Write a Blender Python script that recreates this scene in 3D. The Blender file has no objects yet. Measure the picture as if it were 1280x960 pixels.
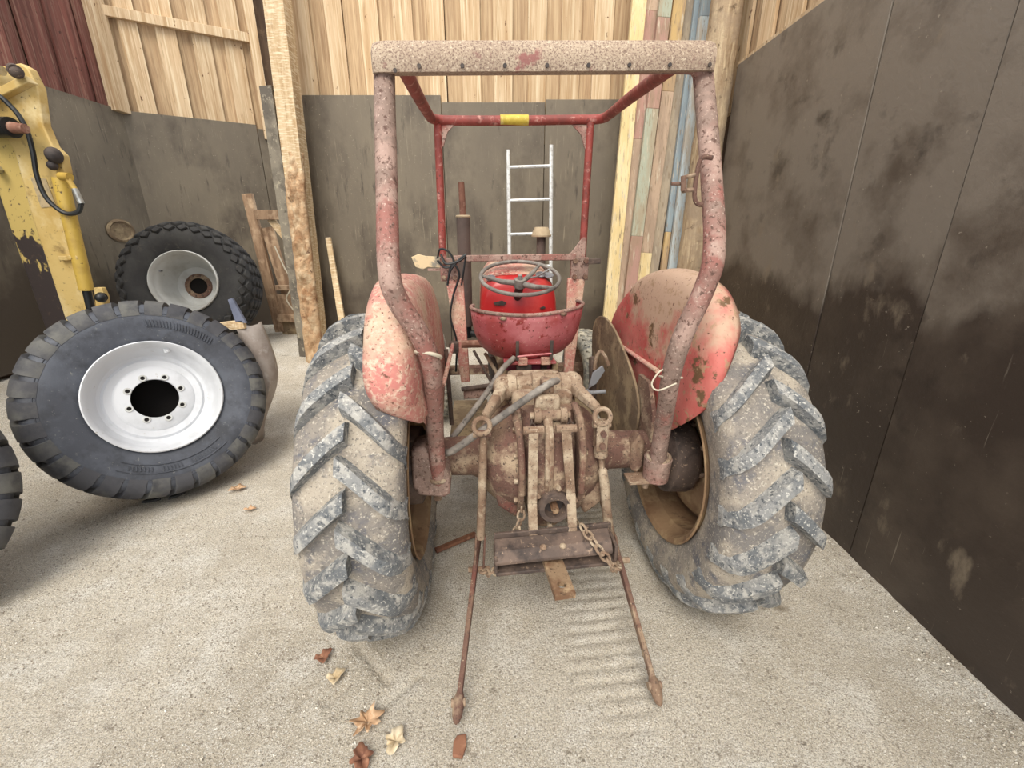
import bpy, bmesh, math, random
from mathutils import Vector, Matrix, noise
R = math.radians
random.seed(7)
scn = bpy.context.scene
COL = scn.collection

# ------------------------------------------------------------------ camera, sky, sun, exposure
cam = bpy.data.cameras.new('camera')
cam.lens = 36 * 545 / 1280
cam.sensor_width = 36
cam.clip_start = 0.02
camo = bpy.data.objects.new('camera', cam)
camo.location = (0, 0, 1.58)
camo.rotation_euler = (R(71), 0, 0)
COL.objects.link(camo)
scn.camera = camo

world = bpy.data.worlds.new('overcast_sky')
scn.world = world
world.use_nodes = True
bg = world.node_tree.nodes['Background']
bg.inputs[0].default_value = (0.93, 0.96, 1.0, 1)
bg.inputs[1].default_value = 0.85

sun = bpy.data.lights.new('hazy_sun', 'SUN')
sun.energy = 1.9
sun.angle = R(35)
sun.color = (1.0, 0.93, 0.82)
suno = bpy.data.objects.new('hazy_sun', sun)
suno.rotation_euler = (R(40), R(0), R(-8))
suno.location = (-2, -6, 8)
COL.objects.link(suno)

vs = scn.view_settings
vs.view_transform = 'Standard'
vs.look = 'None'
vs.exposure = 0.84
vs.gamma = 1.0
vs.use_curve_mapping = False

# ------------------------------------------------------------------ helpers
def lin(h):
    h = h.lstrip('#')
    o = []
    for i in (0, 2, 4):
        v = int(h[i:i + 2], 16) / 255
        o.append(v / 12.92 if v <= 0.04045 else ((v + 0.055) / 1.055) ** 2.4)
    return (o[0], o[1], o[2], 1)

MATS = {}
def pm(name, base, layers=(), rough=0.7, metal=0.0, bump=None, vary=0.0, spec=0.5):
    """layers: (colour, scale, lo, hi, detail, (sx,sy,sz)[, (z0,z1)])"""
    m = bpy.data.materials.new(name)
    m.use_nodes = True
    nt = m.node_tree
    b = nt.nodes['Principled BSDF']
    b.inputs['Roughness'].default_value = rough
    b.inputs['Metallic'].default_value = metal
    b.inputs['Specular IOR Level'].default_value = spec
    tc = nt.nodes.new('ShaderNodeTexCoord')
    oi = nt.nodes.new('ShaderNodeObjectInfo')
    mul = nt.nodes.new('ShaderNodeVectorMath'); mul.operation = 'SCALE'
    mul.inputs[0].default_value = (37.0, 19.0, 53.0)
    nt.links.new(oi.outputs['Random'], mul.inputs['Scale'])
    off = nt.nodes.new('ShaderNodeVectorMath'); off.operation = 'ADD'
    nt.links.new(tc.outputs['Object'], off.inputs[0])
    nt.links.new(mul.outputs[0], off.inputs[1])
    co = off.outputs[0]
    rgb = nt.nodes.new('ShaderNodeRGB'); rgb.outputs[0].default_value = lin(base)
    cur = rgb.outputs[0]
    for i, L in enumerate(layers):
        colr, sc, lo, hi = L[:4]
        det = L[4] if len(L) > 4 else 6
        st = L[5] if len(L) > 5 else (1, 1, 1)
        mp = nt.nodes.new('ShaderNodeMapping')
        mp.inputs['Scale'].default_value = st
        mp.inputs['Location'].default_value = (i * 3.7, i * 1.3, i * 5.1)
        nt.links.new(co, mp.inputs[0])
        nz = nt.nodes.new('ShaderNodeTexNoise')
        nz.inputs['Scale'].default_value = sc
        nz.inputs['Detail'].default_value = det
        nz.inputs['Roughness'].default_value = 0.62
        nt.links.new(mp.outputs[0], nz.inputs['Vector'])
        mr = nt.nodes.new('ShaderNodeMapRange')
        mr.inputs['From Min'].default_value = lo
        mr.inputs['From Max'].default_value = hi
        fac = nz.outputs[0]
        if len(L) > 6:                       # shift the threshold along z: tone by height, worn feet
            z0, z1 = L[6]
            sx = nt.nodes.new('ShaderNodeSeparateXYZ')
            nt.links.new(tc.outputs['Object'], sx.inputs[0])
            zr = nt.nodes.new('ShaderNodeMapRange')
            zr.inputs['From Min'].default_value = z0
            zr.inputs['From Max'].default_value = z1
            zr.inputs['To Min'].default_value = -0.35
            zr.inputs['To Max'].default_value = 0.35
            nt.links.new(sx.outputs['Z'], zr.inputs['Value'])
            ad = nt.nodes.new('ShaderNodeMath'); ad.operation = 'ADD'
            nt.links.new(fac, ad.inputs[0]); nt.links.new(zr.outputs[0], ad.inputs[1])
            fac = ad.outputs[0]
        nt.links.new(fac, mr.inputs['Value'])
        mx = nt.nodes.new('ShaderNodeMix'); mx.data_type = 'RGBA'
        nt.links.new(mr.outputs[0], mx.inputs['Factor'])
        nt.links.new(cur, mx.inputs['A'])
        mx.inputs['B'].default_value = lin(colr)
        cur = mx.outputs['Result']
    if vary:
        hs = nt.nodes.new('ShaderNodeHueSaturation')
        vr = nt.nodes.new('ShaderNodeMapRange')
        vr.inputs['To Min'].default_value = 1 - vary
        vr.inputs['To Max'].default_value = 1 + vary
        nt.links.new(oi.outputs['Random'], vr.inputs['Value'])
        nt.links.new(vr.outputs[0], hs.inputs['Value'])
        nt.links.new(cur, hs.inputs['Color'])
        cur = hs.outputs[0]
    nt.links.new(cur, b.inputs['Base Color'])
    if bump:
        nz = nt.nodes.new('ShaderNodeTexNoise')
        nz.inputs['Scale'].default_value = bump[0]
        nz.inputs['Detail'].default_value = 8
        nz.inputs['Roughness'].default_value = 0.7
        nt.links.new(co, nz.inputs['Vector'])
        bp = nt.nodes.new('ShaderNodeBump')
        bp.inputs['Strength'].default_value = bump[1]
        bp.inputs['Distance'].default_value = bump[2] if len(bump) > 2 else 0.01
        nt.links.new(nz.outputs[0], bp.inputs['Height'])
        nt.links.new(bp.outputs[0], b.inputs['Normal'])
    MATS[name] = m
    return m

def V(*a):
    return Vector(a[0] if len(a) == 1 else a)

def frame(d, up=(0, 0, 1)):
    d = V(d).normalized()
    u = V(up)
    if abs(d.dot(u.normalized())) > 0.97:
        u = V(1, 0, 0) if abs(d.x) < 0.9 else V(0, 1, 0)
    x = d.cross(u).normalized()
    y = x.cross(d).normalized()
    return x, y, d

def cr(pts, n=6, closed=False):
    P = [V(p) for p in pts]
    N = len(P)
    out = []
    segs = N if closed else N - 1
    for i in range(segs):
        if closed:
            a, b, c, d = P[(i - 1) % N], P[i], P[(i + 1) % N], P[(i + 2) % N]
        else:
            b, c = P[i], P[i + 1]
            a = P[i - 1] if i else b * 2 - c
            d = P[i + 2] if i + 2 < N else c * 2 - b
        for k in range(n):
            t = k / n
            out.append(0.5 * ((2 * b) + (c - a) * t + (2 * a - 5 * b + 4 * c - d) * t * t + (3 * b - a - 3 * c + d) * t ** 3))
    if not closed:
        out.append(P[-1])
    return out

class MB:
    def __init__(s):
        s.v = []; s.f = []
    def add(s, vs_, fs):
        o = len(s.v)
        s.v += [tuple(p) for p in vs_]
        s.f += [tuple(i + o for i in f) for f in fs]
        return s
    def box(s, c, d, rot=None):
        c = V(c); h = V(d) * 0.5
        q = [V(x * h.x, y * h.y, z * h.z) for z in (-1, 1) for y in (-1, 1) for x in (-1, 1)]
        if rot is not None: q = [rot @ p for p in q]
        return s.add([c + p for p in q], [(0, 2, 3, 1), (4, 5, 7, 6), (0, 1, 5, 4), (2, 6, 7, 3), (0, 4, 6, 2), (1, 3, 7, 5)])
    def bar(s, a, b, w, h, up=(0, 0, 1), w2=None, h2=None):
        a, b = V(a), V(b)
        x, y, d = frame(b - a, up)
        w2 = w if w2 is None else w2; h2 = h if h2 is None else h2
        q = [a + x * (i * w / 2) + y * (j * h / 2) for i, j in ((-1, -1), (1, -1), (1, 1), (-1, 1))]
        q += [b + x * (i * w2 / 2) + y * (j * h2 / 2) for i, j in ((-1, -1), (1, -1), (1, 1), (-1, 1))]
        return s.add(q, [(0, 3, 2, 1), (4, 5, 6, 7), (0, 1, 5, 4), (1, 2, 6, 5), (2, 3, 7, 6), (3, 0, 4, 7)])
    def tube(s, pts, r, n=12, closed=False, caps=True):
        P = [V(p) for p in pts]
        N = len(P)
        rs = r if isinstance(r, (list, tuple)) else [r] * N
        rings = []
        x = None
        for i in range(N):
            if closed: t = P[(i + 1) % N] - P[i - 1]
            else: t = P[min(i + 1, N - 1)] - P[max(i - 1, 0)]
            t.normalize()
            if x is None: x, y, _ = frame(t)
            else:
                x = (x - t * x.dot(t)).normalized()
            y = t.cross(x)
            rings.append([P[i] + (x * math.cos(2 * math.pi * k / n) + y * math.sin(2 * math.pi * k / n)) * rs[i] for k in range(n)])
        vs_ = [p for q in rings for p in q]
        fs = []
        for i in range(N if closed else N - 1):
            j = (i + 1) % N
            for k in range(n):
                l = (k + 1) % n
                fs.append((i * n + k, i * n + l, j * n + l, j * n + k))
        if not closed and caps:
            fs.append(tuple(range(n - 1, -1, -1)))
            fs.append(tuple((N - 1) * n + k for k in range(n)))
        return s.add(vs_, fs)
    def cyl(s, a, b, r, r2=None, n=16):
        return s.tube([a, b], [r, r if r2 is None else r2], n)
    def lathe(s, prof, o=(0, 0, 0), axis=(1, 0, 0), n=48, closed=False):
        """prof (u along the axis, r)"""
        x, y, d = frame(axis)
        o = V(o)
        vs_ = [o + d * u + (x * math.cos(2 * math.pi * k / n) + y * math.sin(2 * math.pi * k / n)) * r for u, r in prof for k in range(n)]
        m = len(prof)
        fs = []
        for i in range(m if closed else m - 1):
            j = (i + 1) % m
            for k in range(n):
                l = (k + 1) % n
                fs.append((i * n + k, i * n + l, j * n + l, j * n + k))
        return s.add(vs_, fs)
    def prism(s, poly, t, o=(0, 0, 0), ex=(1, 0, 0), ey=(0, 0, 1)):
        ex, ey, o = V(ex), V(ey), V(o)
        ez = ex.cross(ey).normalized()
        n = len(poly)
        vs_ = [o + ex * p[0] + ey * p[1] + ez * (t / 2) for p in poly] + [o + ex * p[0] + ey * p[1] - ez * (t / 2) for p in poly]
        fs = [tuple(range(n)), tuple(range(2 * n - 1, n - 1, -1))]
        fs += [(i, n + i, n + (i + 1) % n, (i + 1) % n) for i in range(n)]
        return s.add(vs_, fs)
    def ball(s, c, r, nu=12, nv=8, rot=None):
        r = (r, r, r) if not isinstance(r, (tuple, list)) else r
        vs_ = []
        for j in range(nv + 1):
            t = math.pi * j / nv
            for i in range(nu):
                p = 2 * math.pi * i / nu
                q = V(r[0] * math.sin(t) * math.cos(p), r[1] * math.sin(t) * math.sin(p), r[2] * math.cos(t))
                if rot is not None: q = rot @ q
                vs_.append(V(c) + q)
        fs = [(j * nu + i, (j + 1) * nu + i, (j + 1) * nu + (i + 1) % nu, j * nu + (i + 1) % nu) for j in range(nv) for i in range(nu)]
        return s.add(vs_, fs)
    def torus(s, c, axis, Rr, r, n=28, m=10):
        x, y, d = frame(axis)
        c = V(c)
        return s.tube([c + (x * math.cos(2 * math.pi * k / n) + y * math.sin(2 * math.pi * k / n)) * Rr for k in range(n)], r, m, closed=True)
    def grid(s, rows, closed_u=False):
        nr, nc = len(rows), len(rows[0])
        vs_ = [p for q in rows for p in q]
        fs = []
        for i in range(nr - 1):
            for j in range(nc if closed_u else nc - 1):
                k = (j + 1) % nc
                fs.append((i * nc + j, i * nc + k, (i + 1) * nc + k, (i + 1) * nc + j))
        return s.add(vs_, fs)
    def mesh(s, name, smooth=35):
        me = bpy.data.meshes.new(name)
        me.from_pydata(s.v, [], s.f)
        bm = bmesh.new(); bm.from_mesh(me)
        bmesh.ops.remove_doubles(bm, verts=bm.verts, dist=1e-5)
        bmesh.ops.recalc_face_normals(bm, faces=bm.faces)
        bm.to_mesh(me); bm.free()
        if smooth:
            me.polygons.foreach_set('use_smooth', [True] * len(me.polygons))
            me.set_sharp_from_angle(angle=R(smooth))
        return me
    def build(s, name, mat, parent=None, smooth=35, bev=0, solid=0, sub=0, label=None):
        o = bpy.data.objects.new(name, s.mesh(name, smooth))
        o.data.materials.append(MATS[mat])
        COL.objects.link(o)
        o.parent = parent
        if solid:
            md = o.modifiers.new('thickness', 'SOLIDIFY'); md.thickness = solid; md.offset = 0
        if sub:
            md = o.modifiers.new('subdiv', 'SUBSURF'); md.levels = sub; md.render_levels = sub
        if bev:
            md = o.modifiers.new('bevel', 'BEVEL'); md.width = bev; md.segments = 2; md.limit_method = 'ANGLE'; md.angle_limit = R(40)
        if label: o['label'] = label
        return o

def tag(o, label, cat=None, group=None, kind=None):
    o['label'] = label
    if cat: o['category'] = cat
    if group: o['group'] = group
    if kind: o['kind'] = kind
    return o

def empty(name, loc=(0, 0, 0), rz=0, rot=None):
    o = bpy.data.objects.new(name, None)
    o.empty_display_size = 0.1
    o.location = loc
    o.rotation_euler = rot if rot is not None else (0, 0, rz)
    COL.objects.link(o)
    return o

def link_mesh(name, me, mat, parent, loc=(0, 0, 0), rot=(0, 0, 0), scale=(1, 1, 1)):
    o = bpy.data.objects.new(name, me)
    if not me.materials: me.materials.append(MATS[mat])
    o.location = loc; o.rotation_euler = rot; o.scale = scale
    o.parent = parent
    COL.objects.link(o)
    return o

def ss(a, b, x):
    t = min(1, max(0, (x - a) / (b - a)))
    return t * t * (3 - 2 * t)

# ------------------------------------------------------------------ materials
pm('floor_dust', '#d9cfbd', [('#c3b8a5', 1.1, .44, .62, 8), ('#e5dfd3', 5, .48, .66, 8), ('#aea392', 8, .60, .74, 8), ('#b3a897', 160, .48, .60, 4), ('#f1ede5', 220, .54, .64, 3), ('#7d7366', 300, .58, .66, 2), ('#978c7d', 55, .61, .68, 4), ('#8f8476', 14, .66, .72, 6), ('#8f8371', 3.2, .65, .73, 9)], .95, bump=(120, 1.0, .013), spec=.2)
pm('gravel', '#c0b8a9', [('#988e80', 45, .46, .54, 2), ('#dcd7cc', 60, .57, .62, 2), ('#6f675c', 70, .6, .64, 2)], .95, spec=.2)
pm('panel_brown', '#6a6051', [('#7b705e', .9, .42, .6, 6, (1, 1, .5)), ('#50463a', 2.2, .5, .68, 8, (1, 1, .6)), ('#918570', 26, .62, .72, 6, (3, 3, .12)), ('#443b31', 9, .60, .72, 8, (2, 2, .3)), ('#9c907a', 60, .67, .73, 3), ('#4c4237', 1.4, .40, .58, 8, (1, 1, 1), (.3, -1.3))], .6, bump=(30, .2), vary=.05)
pm('panel_dark', '#3c322b', [('#7b7165', 1.6, .40, .54, 8, (1, 1, .5), (-.45, .25)), ('#51463c', 2.6, .48, .7, 8), ('#7d705f', 7, .62, .76, 8, (1, 1, .5)), ('#93897a', 45, .68, .73, 3), ('#7f7567', 18, .67, .73, 6, (4, 4, .12)), ('#2a221e', 4, .58, .75, 8), ('#857763', 12, .68, .74, 8, (1, 1, 3))], .42, bump=(25, .3), vary=.04)  # lighter layer fills the upper part, darker base shows below
pm('panel_edge', '#877f70', [('#645d53', 5, .45, .6), ('#a59c88', 26, .56, .66), ('#4a443d', 12, .6, .7, 8)], .8)
pm('plank_wood', '#cfb490', [('#b6966f', 3.5, .42, .62, 6, (5, 5, .35)), ('#dfcba9', 6, .48, .66, 8, (9, 9, .25)), ('#94734f', 9, .60, .72, 6, (9, 9, .3)), ('#6b4a30', 18, .68, .73, 3, (1, 1, .7))], .85, bump=(60, .2, .006), vary=.09)
pm('plank_under', '#bb9e7a', [('#a08262', 4, .42, .62, 6, (5, 5, .35)), ('#cdb38e', 6, .48, .66, 8, (9, 9, .25)), ('#7f6040', 12, .62, .73, 6, (9, 9, .3))], .85, bump=(60, .2, .006), vary=.09)
pm('plank_red', '#7b4a3f', [('#61392f', 3, .45, .6, 6, (5, 5, .3)), ('#93705f', 8, .5, .68, 6, (8, 8, .3)), ('#45291f', 20, .64, .72)], .85, vary=.2)
pm('timber', '#d3ba94', [('#b99a72', 5, .42, .6, 8, (5, 5, .5)), ('#e6d6b6', 40, .48, .62, 4, (.3, .3, 2.5)), ('#9a7a56', 12, .60, .72, 8, (4, 4, .5))], .85, bump=(30, .4, .01), vary=.05)
pm('timber_rotten', '#cdaa84', [('#a9825e', 6, .46, .6, 8), ('#e2caa6', 10, .48, .64, 8), ('#6a4c38', 16, .60, .70, 8)], .9, bump=(30, .8, .03))
pm('log_wood', '#b39c7e', [('#8f7659', 5, .42, .62, 8, (3, 3, .35)), ('#cdb896', 9, .50, .66, 8, (5, 5, .5)), ('#6b5844', 16, .60, .70, 8), ('#a08c74', 3, .5, .6)], .85, bump=(28, .7, .014))
pm('old_wood', '#a3876c', [('#7d634d', 6, .42, .60, 8, (3, 3, .5)), ('#bda386', 9, .50, .66)], .9, bump=(30, .4), vary=.12)
pm('hole_shade', '#15110f', [], 1.0)  # flat near-black, stands for the shade inside holes
pm('backing_board', '#6b5541', [('#4d3b2c', 4, .42, .6, 8, (3, 3, .4)), ('#80684f', 9, .54, .68)], .9)
pm('red_paint', '#b9403a', [('#cf6259', 1.8, .42, .62, 8), ('#c98f80', 3, .52, .7, 8), ('#6e4433', 9, .64, .7, 8), ('#5c4a38', 30, .68, .73, 6)], .55, bump=(40, .1))
pm('red_gloss', '#b82a2b', [('#c8524a', 5, .5, .7, 6), ('#8a2a26', 14, .62, .7), ('#b58a74', 30, .66, .72, 6)], .3)
pm('pink_dusty', '#c98d80', [('#c07a70', 3.2, .46, .58, 8), ('#c8ab92', 4, .46, .6, 8), ('#b85a54', 6, .62, .70, 8), ('#d3b6a0', 60, .50, .62, 5), ('#7d5748', 85, .60, .66, 4), ('#6e4a3c', 22, .66, .71, 6)], .85, bump=(80, .3))
pm('seat_paint', '#b25a5e', [('#c47a7c', 2.6, .45, .6, 8), ('#a44a48', 5, .5, .65, 8), ('#8d332f', 16, .58, .63, 6), ('#5e3128', 50, .62, .67, 5), ('#cfa79c', 90, .64, .70, 3)], .5, bump=(40, .15))
pm('fender_paint', '#b8524c', [('#c8776c', 1.7, .42, .58, 8), ('#bfa088', 2.6, .44, .54, 8, (1, 1, 1), (.85, 1.65)), ('#6d5238', 6, .61, .64, 8), ('#a88a6c', 30, .57, .66, 6), ('#6b4638', 60, .63, .68, 5)], .7, bump=(60, .25))
pm('tube_rust', '#97645a', [('#8a7468', 2.2, .42, .55, 8), ('#a98d80', 9, .48, .6, 8), ('#a3463f', 1.6, .58, .66, 8), ('#5f453b', 70, .54, .64, 6), ('#c2aa9c', 110, .60, .68, 4)], .75, bump=(80, .4))
pm('tube_red', '#93423a', [('#7a3a32', 6, .45, .62, 8), ('#b98478', 26, .56, .68, 6), ('#5c332c', 60, .6, .67, 5)], .6, bump=(80, .2))
pm('visor_rust', '#b9a58f', [('#a8937f', 2.4, .45, .6, 8), ('#846e60', 190, .50, .58, 3), ('#cfbda5', 120, .56, .66, 4), ('#96665f', 9, .65, .70, 8), ('#8c6a60', 16, .62, .70, 8)], .9, bump=(140, .5))
pm('iron_rust', '#856c58', [('#6a4d42', 4, .42, .56, 8), ('#a8937a', 9, .50, .62, 8), ('#6c4238', 5, .58, .66, 8), ('#4b3a32', 90, .56, .66, 5), ('#bba88c', 120, .63, .70, 4)], .85, bump=(100, .6))
pm('iron_dusty', '#9a846e', [('#806652', 6, .46, .58, 8), ('#b7a58d', 12, .50, .62, 8), ('#755043', 5, .62, .69, 8), ('#55443a', 100, .58, .67, 5), ('#cbbaa0', 130, .63, .70, 4)], .9, bump=(100, .6))
pm('iron_dark', '#564840', [('#6d5b50', 6, .45, .6, 8), ('#3a302c', 14, .5, .64), ('#917b68', 60, .60, .67)], .7, bump=(60, .4))
pm('drawbar_rust', '#8c745a', [('#71533c', 9, .45, .58, 8), ('#ab9272', 14, .5, .62), ('#54402f', 60, .58, .66)], .85, bump=(70, .5))
pm('soil_brown', '#8a765c', [('#6e5c48', 3, .42, .58, 8), ('#a08d6e', 8, .48, .62), ('#5f4f3d', 40, .58, .68, 5)], .95, bump=(50, .4))
pm('rear_tyre', '#948b80', [('#76726f', 3.5, .42, .56, 8), ('#aea393', 6, .48, .6, 8), ('#65656a', 12, .54, .66, 8), ('#c6bdad', 110, .56, .66, 5), ('#6f6a63', 130, .56, .66, 4)], .9, bump=(90, .6))
pm('rear_lug', '#8d8d8b', [('#6b6e70', 9, .42, .54, 8), ('#adaaa3', 24, .48, .6, 6), ('#53575b', 70, .54, .64, 6), ('#cbc8c0', 110, .57, .66, 4)], .88, bump=(90, .7))
pm('tyre_dark', '#3f424a', [('#50545d', 4, .45, .62, 8), ('#34363c', 9, .5, .66), ('#6f706e', 60, .64, .71, 4)], .6, bump=(50, .15))
pm('tyre_tread', '#46464a', [('#65645f', 4, .45, .65, 8), ('#34353a', 9, .5, .7)], .75, bump=(50, .2))
pm('tyre_old', '#2b2a2a', [('#3b3a38', 4, .45, .65, 8), ('#4b4640', 16, .6, .75)], .8, bump=(50, .2))
pm('rim_white', '#d0d2d6', [('#bcbec1', 3, .48, .64, 6), ('#a29a8c', 24, .66, .74)], .4)
pm('rim_grey', '#c6c7c4', [('#a9a79f', 3, .45, .65, 6), ('#8a8478', 16, .66, .76)], .45)
pm('rim_rust', '#94785a', [('#7a5c42', 4, .42, .6, 8), ('#ae946f', 9, .5, .66), ('#5f4836', 16, .6, .72)], .85, bump=(50, .3))
pm('front_tyre', '#a5a092', [('#75746e', 20, .45, .58, 6), ('#c3bba6', 12, .52, .66), ('#55565a', 30, .58, .7)], .9, bump=(60, .4))
pm('yellow_paint', '#ccb070', [('#bb9a57', 2, .45, .6, 8), ('#d9c594', 4, .5, .64), ('#8d7448', 8, .6, .72, 8), ('#4f3d28', 40, .63, .69, 6)], .5, bump=(30, .1))
pm('yellow_worn', '#c2a964', [('#38302e', 14, .48, .53, 8, (1, 1, .5), (1.75, .75)), ('#4b3f36', 30, .6, .66, 8)], .5)
pm('yellow_bright', '#c7a74e', [('#ae8e42', 4, .48, .64), ('#5f4a26', 40, .63, .70)], .45)
pm('rubber', '#1c1e1f', [('#2c2e2e', 8, .5, .7)], .45)
pm('hose_grey', '#7d766e', [('#999187', 14, .46, .6, 8), ('#605a54', 9, .52, .66), ('#45413e', 34, .58, .66, 6)], .75, bump=(40, .4))
pm('metal_bright', '#b9b9b4', [('#8d8a84', 14, .5, .68)], .35, .7)
pm('metal_dull', '#8f9094', [('#6f6a66', 14, .5, .68)], .55, .3)
pm('aluminium', '#d6d7d5', [('#b3b2ae', 30, .5, .64)], .45, .2)
pm('wheel_plastic', '#756f68', [('#938d84', 14, .48, .62), ('#56524e', 9, .54, .66)], .6)
pm('sticker_yellow', '#cdb445', [('#b39a34', 14, .45, .65), ('#d8c884', 30, .55, .7)], .6)
pm('sticker_grey', '#b6a27e', [('#97886c', 24, .5, .65)], .6)
pm('cap_beige', '#b9a688', [('#a08c70', 8, .45, .65)], .85)
pm('muffler_rust', '#5f5049', [('#4b3f3a', 5, .45, .65), ('#76645a', 14, .55, .7)], .8)
pm('pipe_rust', '#8c6250', [('#6b4638', 9, .45, .65), ('#a58370', 20, .55, .7)], .85)
pm('chipped', '#8b8578', [('#d9c19a', 7, .52, .58, 6), ('#5d564e', 20, .62, .7)], .85)
pm('block_dark', '#3b3432', [('#54483f', 5, .45, .65, 8), ('#2a2423', 9, .5, .7)], .7, bump=(40, .3))
pm('purple_paint', '#7a2f4c', [('#8f3b46', 6, .45, .65)], .5)
pm('leaf_tan', '#bf9c7a', [('#9c7a5a', 20, .45, .6), ('#d3b899', 40, .52, .66)], .85)
pm('leaf_pale', '#d9cbb0', [('#b29c78', 14, .45, .65)], .85)
pm('leaf_brown', '#8a5f48', [('#6a4434', 20, .45, .65), ('#a57a60', 30, .55, .7)], .85)
pm('wire_pale', '#c3b9a4', [], .6)
pm('scoop_grey', '#a49a92', [('#8a7d74', 5, .45, .65), ('#b9b2ac', 14, .55, .7)], .6)
pm('blue_grey', '#6f7486', [('#5a5f70', 8, .45, .65)], .5)
pm('orange_light', '#b8451f', [], .4)
def paint(name, col, under='#b39a78'):
    return pm(name, col, [(under, 6, .44, .58, 8, (2, 2, .4)), ('#8d7a62', 22, .56, .66, 8, (4, 4, .3)), ('#cabda6', 14, .58, .68, 8, (3, 3, .3))], .85, bump=(40, .2))
paint('lumber_cream', '#e6d2a4', '#dcc48e')
paint('lumber_tan', '#bba28a', '#a8917c')
paint('lumber_green', '#a8ac98', '#a69a82')
paint('lumber_red', '#b08a7c', '#a08470')
paint('lumber_ochre', '#cbac76', '#ad9272')
paint('lumber_grey', '#a09280', '#b3a38c')
paint('lumber_blue', '#c4d0d2', '#bdb5a6')
paint('lumber_steel', '#99a6aa', '#8f9aa0')

# ------------------------------------------------------------------ floor
def floor_z(x, y):
    a = .42 * ss(2.7, 5.0, y)
    b = .46 * ss(2.6, 3.9, -x) * ss(1.8, 3.0, y)
    return .46 * (1 - (1 - a / .46) * (1 - b / .46))

def seg_d(p, a, b):
    ab = (b[0] - a[0], b[1] - a[1]); ap = (p[0] - a[0], p[1] - a[1])
    t = max(0, min(1, (ap[0] * ab[0] + ap[1] * ab[1]) / (ab[0] ** 2 + ab[1] ** 2)))
    return math.hypot(ap[0] - ab[0] * t, ap[1] - ab[1] * t)
VM = [((-.636, 1.335), (-.463, 1.177)), ((-.481, 1.068), (-.357, 1.199)), ((-.62, 1.16), (-.66, 1.10))]
def floor_full(x, y):
    z = floor_z(x, y)
    rough = .35 + .65 * ss(-.3, -1.0, x) + .9 * ss(1.25, 1.5, x)
    z += (noise.noise((x * 2.1, y * 2.1, 3)) * .008 + noise.noise((x * 9, y * 9, 1)) * .005 * rough + noise.noise((x * 31, y * 31, 5)) * .004 * rough)
    z += .035 * ss(1.45, 1.70, x) * ss(3.4, 2.6, y)
    if .1 < x < .75 and .9 < y < 2.75:                     # print of a tyre across the dust
        c = .37 + .03 * (y - 1.4)
        w = ss(.16, .12, abs(x - c)) * ss(.9, 1.1, y) * ss(2.75, 2.6, y)
        ph = (y - .12 * (x - c)) / .058
        g = math.sin(2 * math.pi * ph)
        z -= .024 * w * max(0, g - .35) * (.6 + .6 * noise.noise((x * 6, y * 6, 9)))
    if -.8 < x < -.2 and .9 < y < 1.5:
        for a, b in VM:
            d = seg_d((x, y), a, b)
            z -= .014 * ss(.020, .008, d)
    # tyres press a slight ring of dirt
    return z
def axis(lo, f0, f1, hi, st, fine):
    out = []; x = lo
    while x < hi:
        out.append(x)
        x += fine if f0 <= x < f1 else st
    out.append(hi)
    return out
xs = axis(-5.2, -.9, 1.0, 1.72, .05, .013)
ys = axis(-1.0, .7, 2.8, 6.9, .05, .013)
fm = MB()
fm.grid([[(x, y, floor_full(x, y)) for x in xs] for y in ys])
floor = fm.build('floor', 'floor_dust', smooth=180)
tag(floor, 'dusty pale concrete and dirt floor of the shed', kind='structure')

# loose stones, nobody could count them
gm = MB()
for i in range(9000):
    if i < 1500:
        y = random.uniform(.35, 3.2); x = 1.69 - abs(random.gauss(0, .1)); s_ = random.uniform(.002, .007)
    elif i < 8100:
        x = random.uniform(-2.6, -.45); y = random.uniform(.55, 2.2); s_ = random.uniform(.0015, .0055)
        if noise.noise((x * 1.3, y * 1.3, 2)) < -.15: continue
    else:
        x = random.uniform(-4, 1.6); y = random.uniform(.6, 4.2); s_ = random.uniform(.002, .006)
    z = floor_full(x, y)
    q = []
    for d in ((1, 0, 0), (-1, 0, 0), (0, 1, 0), (0, -1, 0), (0, 0, 1), (0, 0, -1)):
        q.append((x + d[0] * s_ * random.uniform(.7, 1.4), y + d[1] * s_ * random.uniform(.7, 1.4), z + s_ * .3 + d[2] * s_ * random.uniform(.5, .9)))
    gm.add(q, [(0, 2, 4), (2, 1, 4), (1, 3, 4), (3, 0, 4), (2, 0, 5), (1, 2, 5), (3, 1, 5), (0, 3, 5)])
me = bpy.data.meshes.new('gravel'); me.from_pydata(gm.v, [], gm.f)
gro = bpy.data.objects.new('gravel', me); me.materials.append(MATS['gravel']); COL.objects.link(gro)
tag(gro, 'loose pale gravel scattered over the dusty floor', 'gravel', kind='stuff')

# ------------------------------------------------------------------ walls
def unit_box(name, d):
    return MB().box((0, 0, 0), d).mesh(name, 0)

def wall_frame(name, a, b, z0, z1, off, mat, label):
    """backing sheet from a to b (plan), pushed back by off; returns object, origin, unit vectors along and out (towards room)"""
    a, b = V(a[0], a[1], 0), V(b[0], b[1], 0)
    d = (b - a); L = d.length; d.normalize()
    n = V(0, 0, 1).cross(d)            # left of the direction a->b
    m = MB().bar(V(0, 0, 0) + V(0, 0, (z0 + z1) / 2), V(0, 0, (z0 + z1) / 2) + V(L, 0, 0), .02, z1 - z0)
    o = m.build(name, mat, smooth=0)
    ang = math.atan2(d.y, d.x)
    o.location = a - n * off
    o.rotation_euler = (0, 0, ang)
    tag(o, label, kind='structure')
    return o, L

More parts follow.
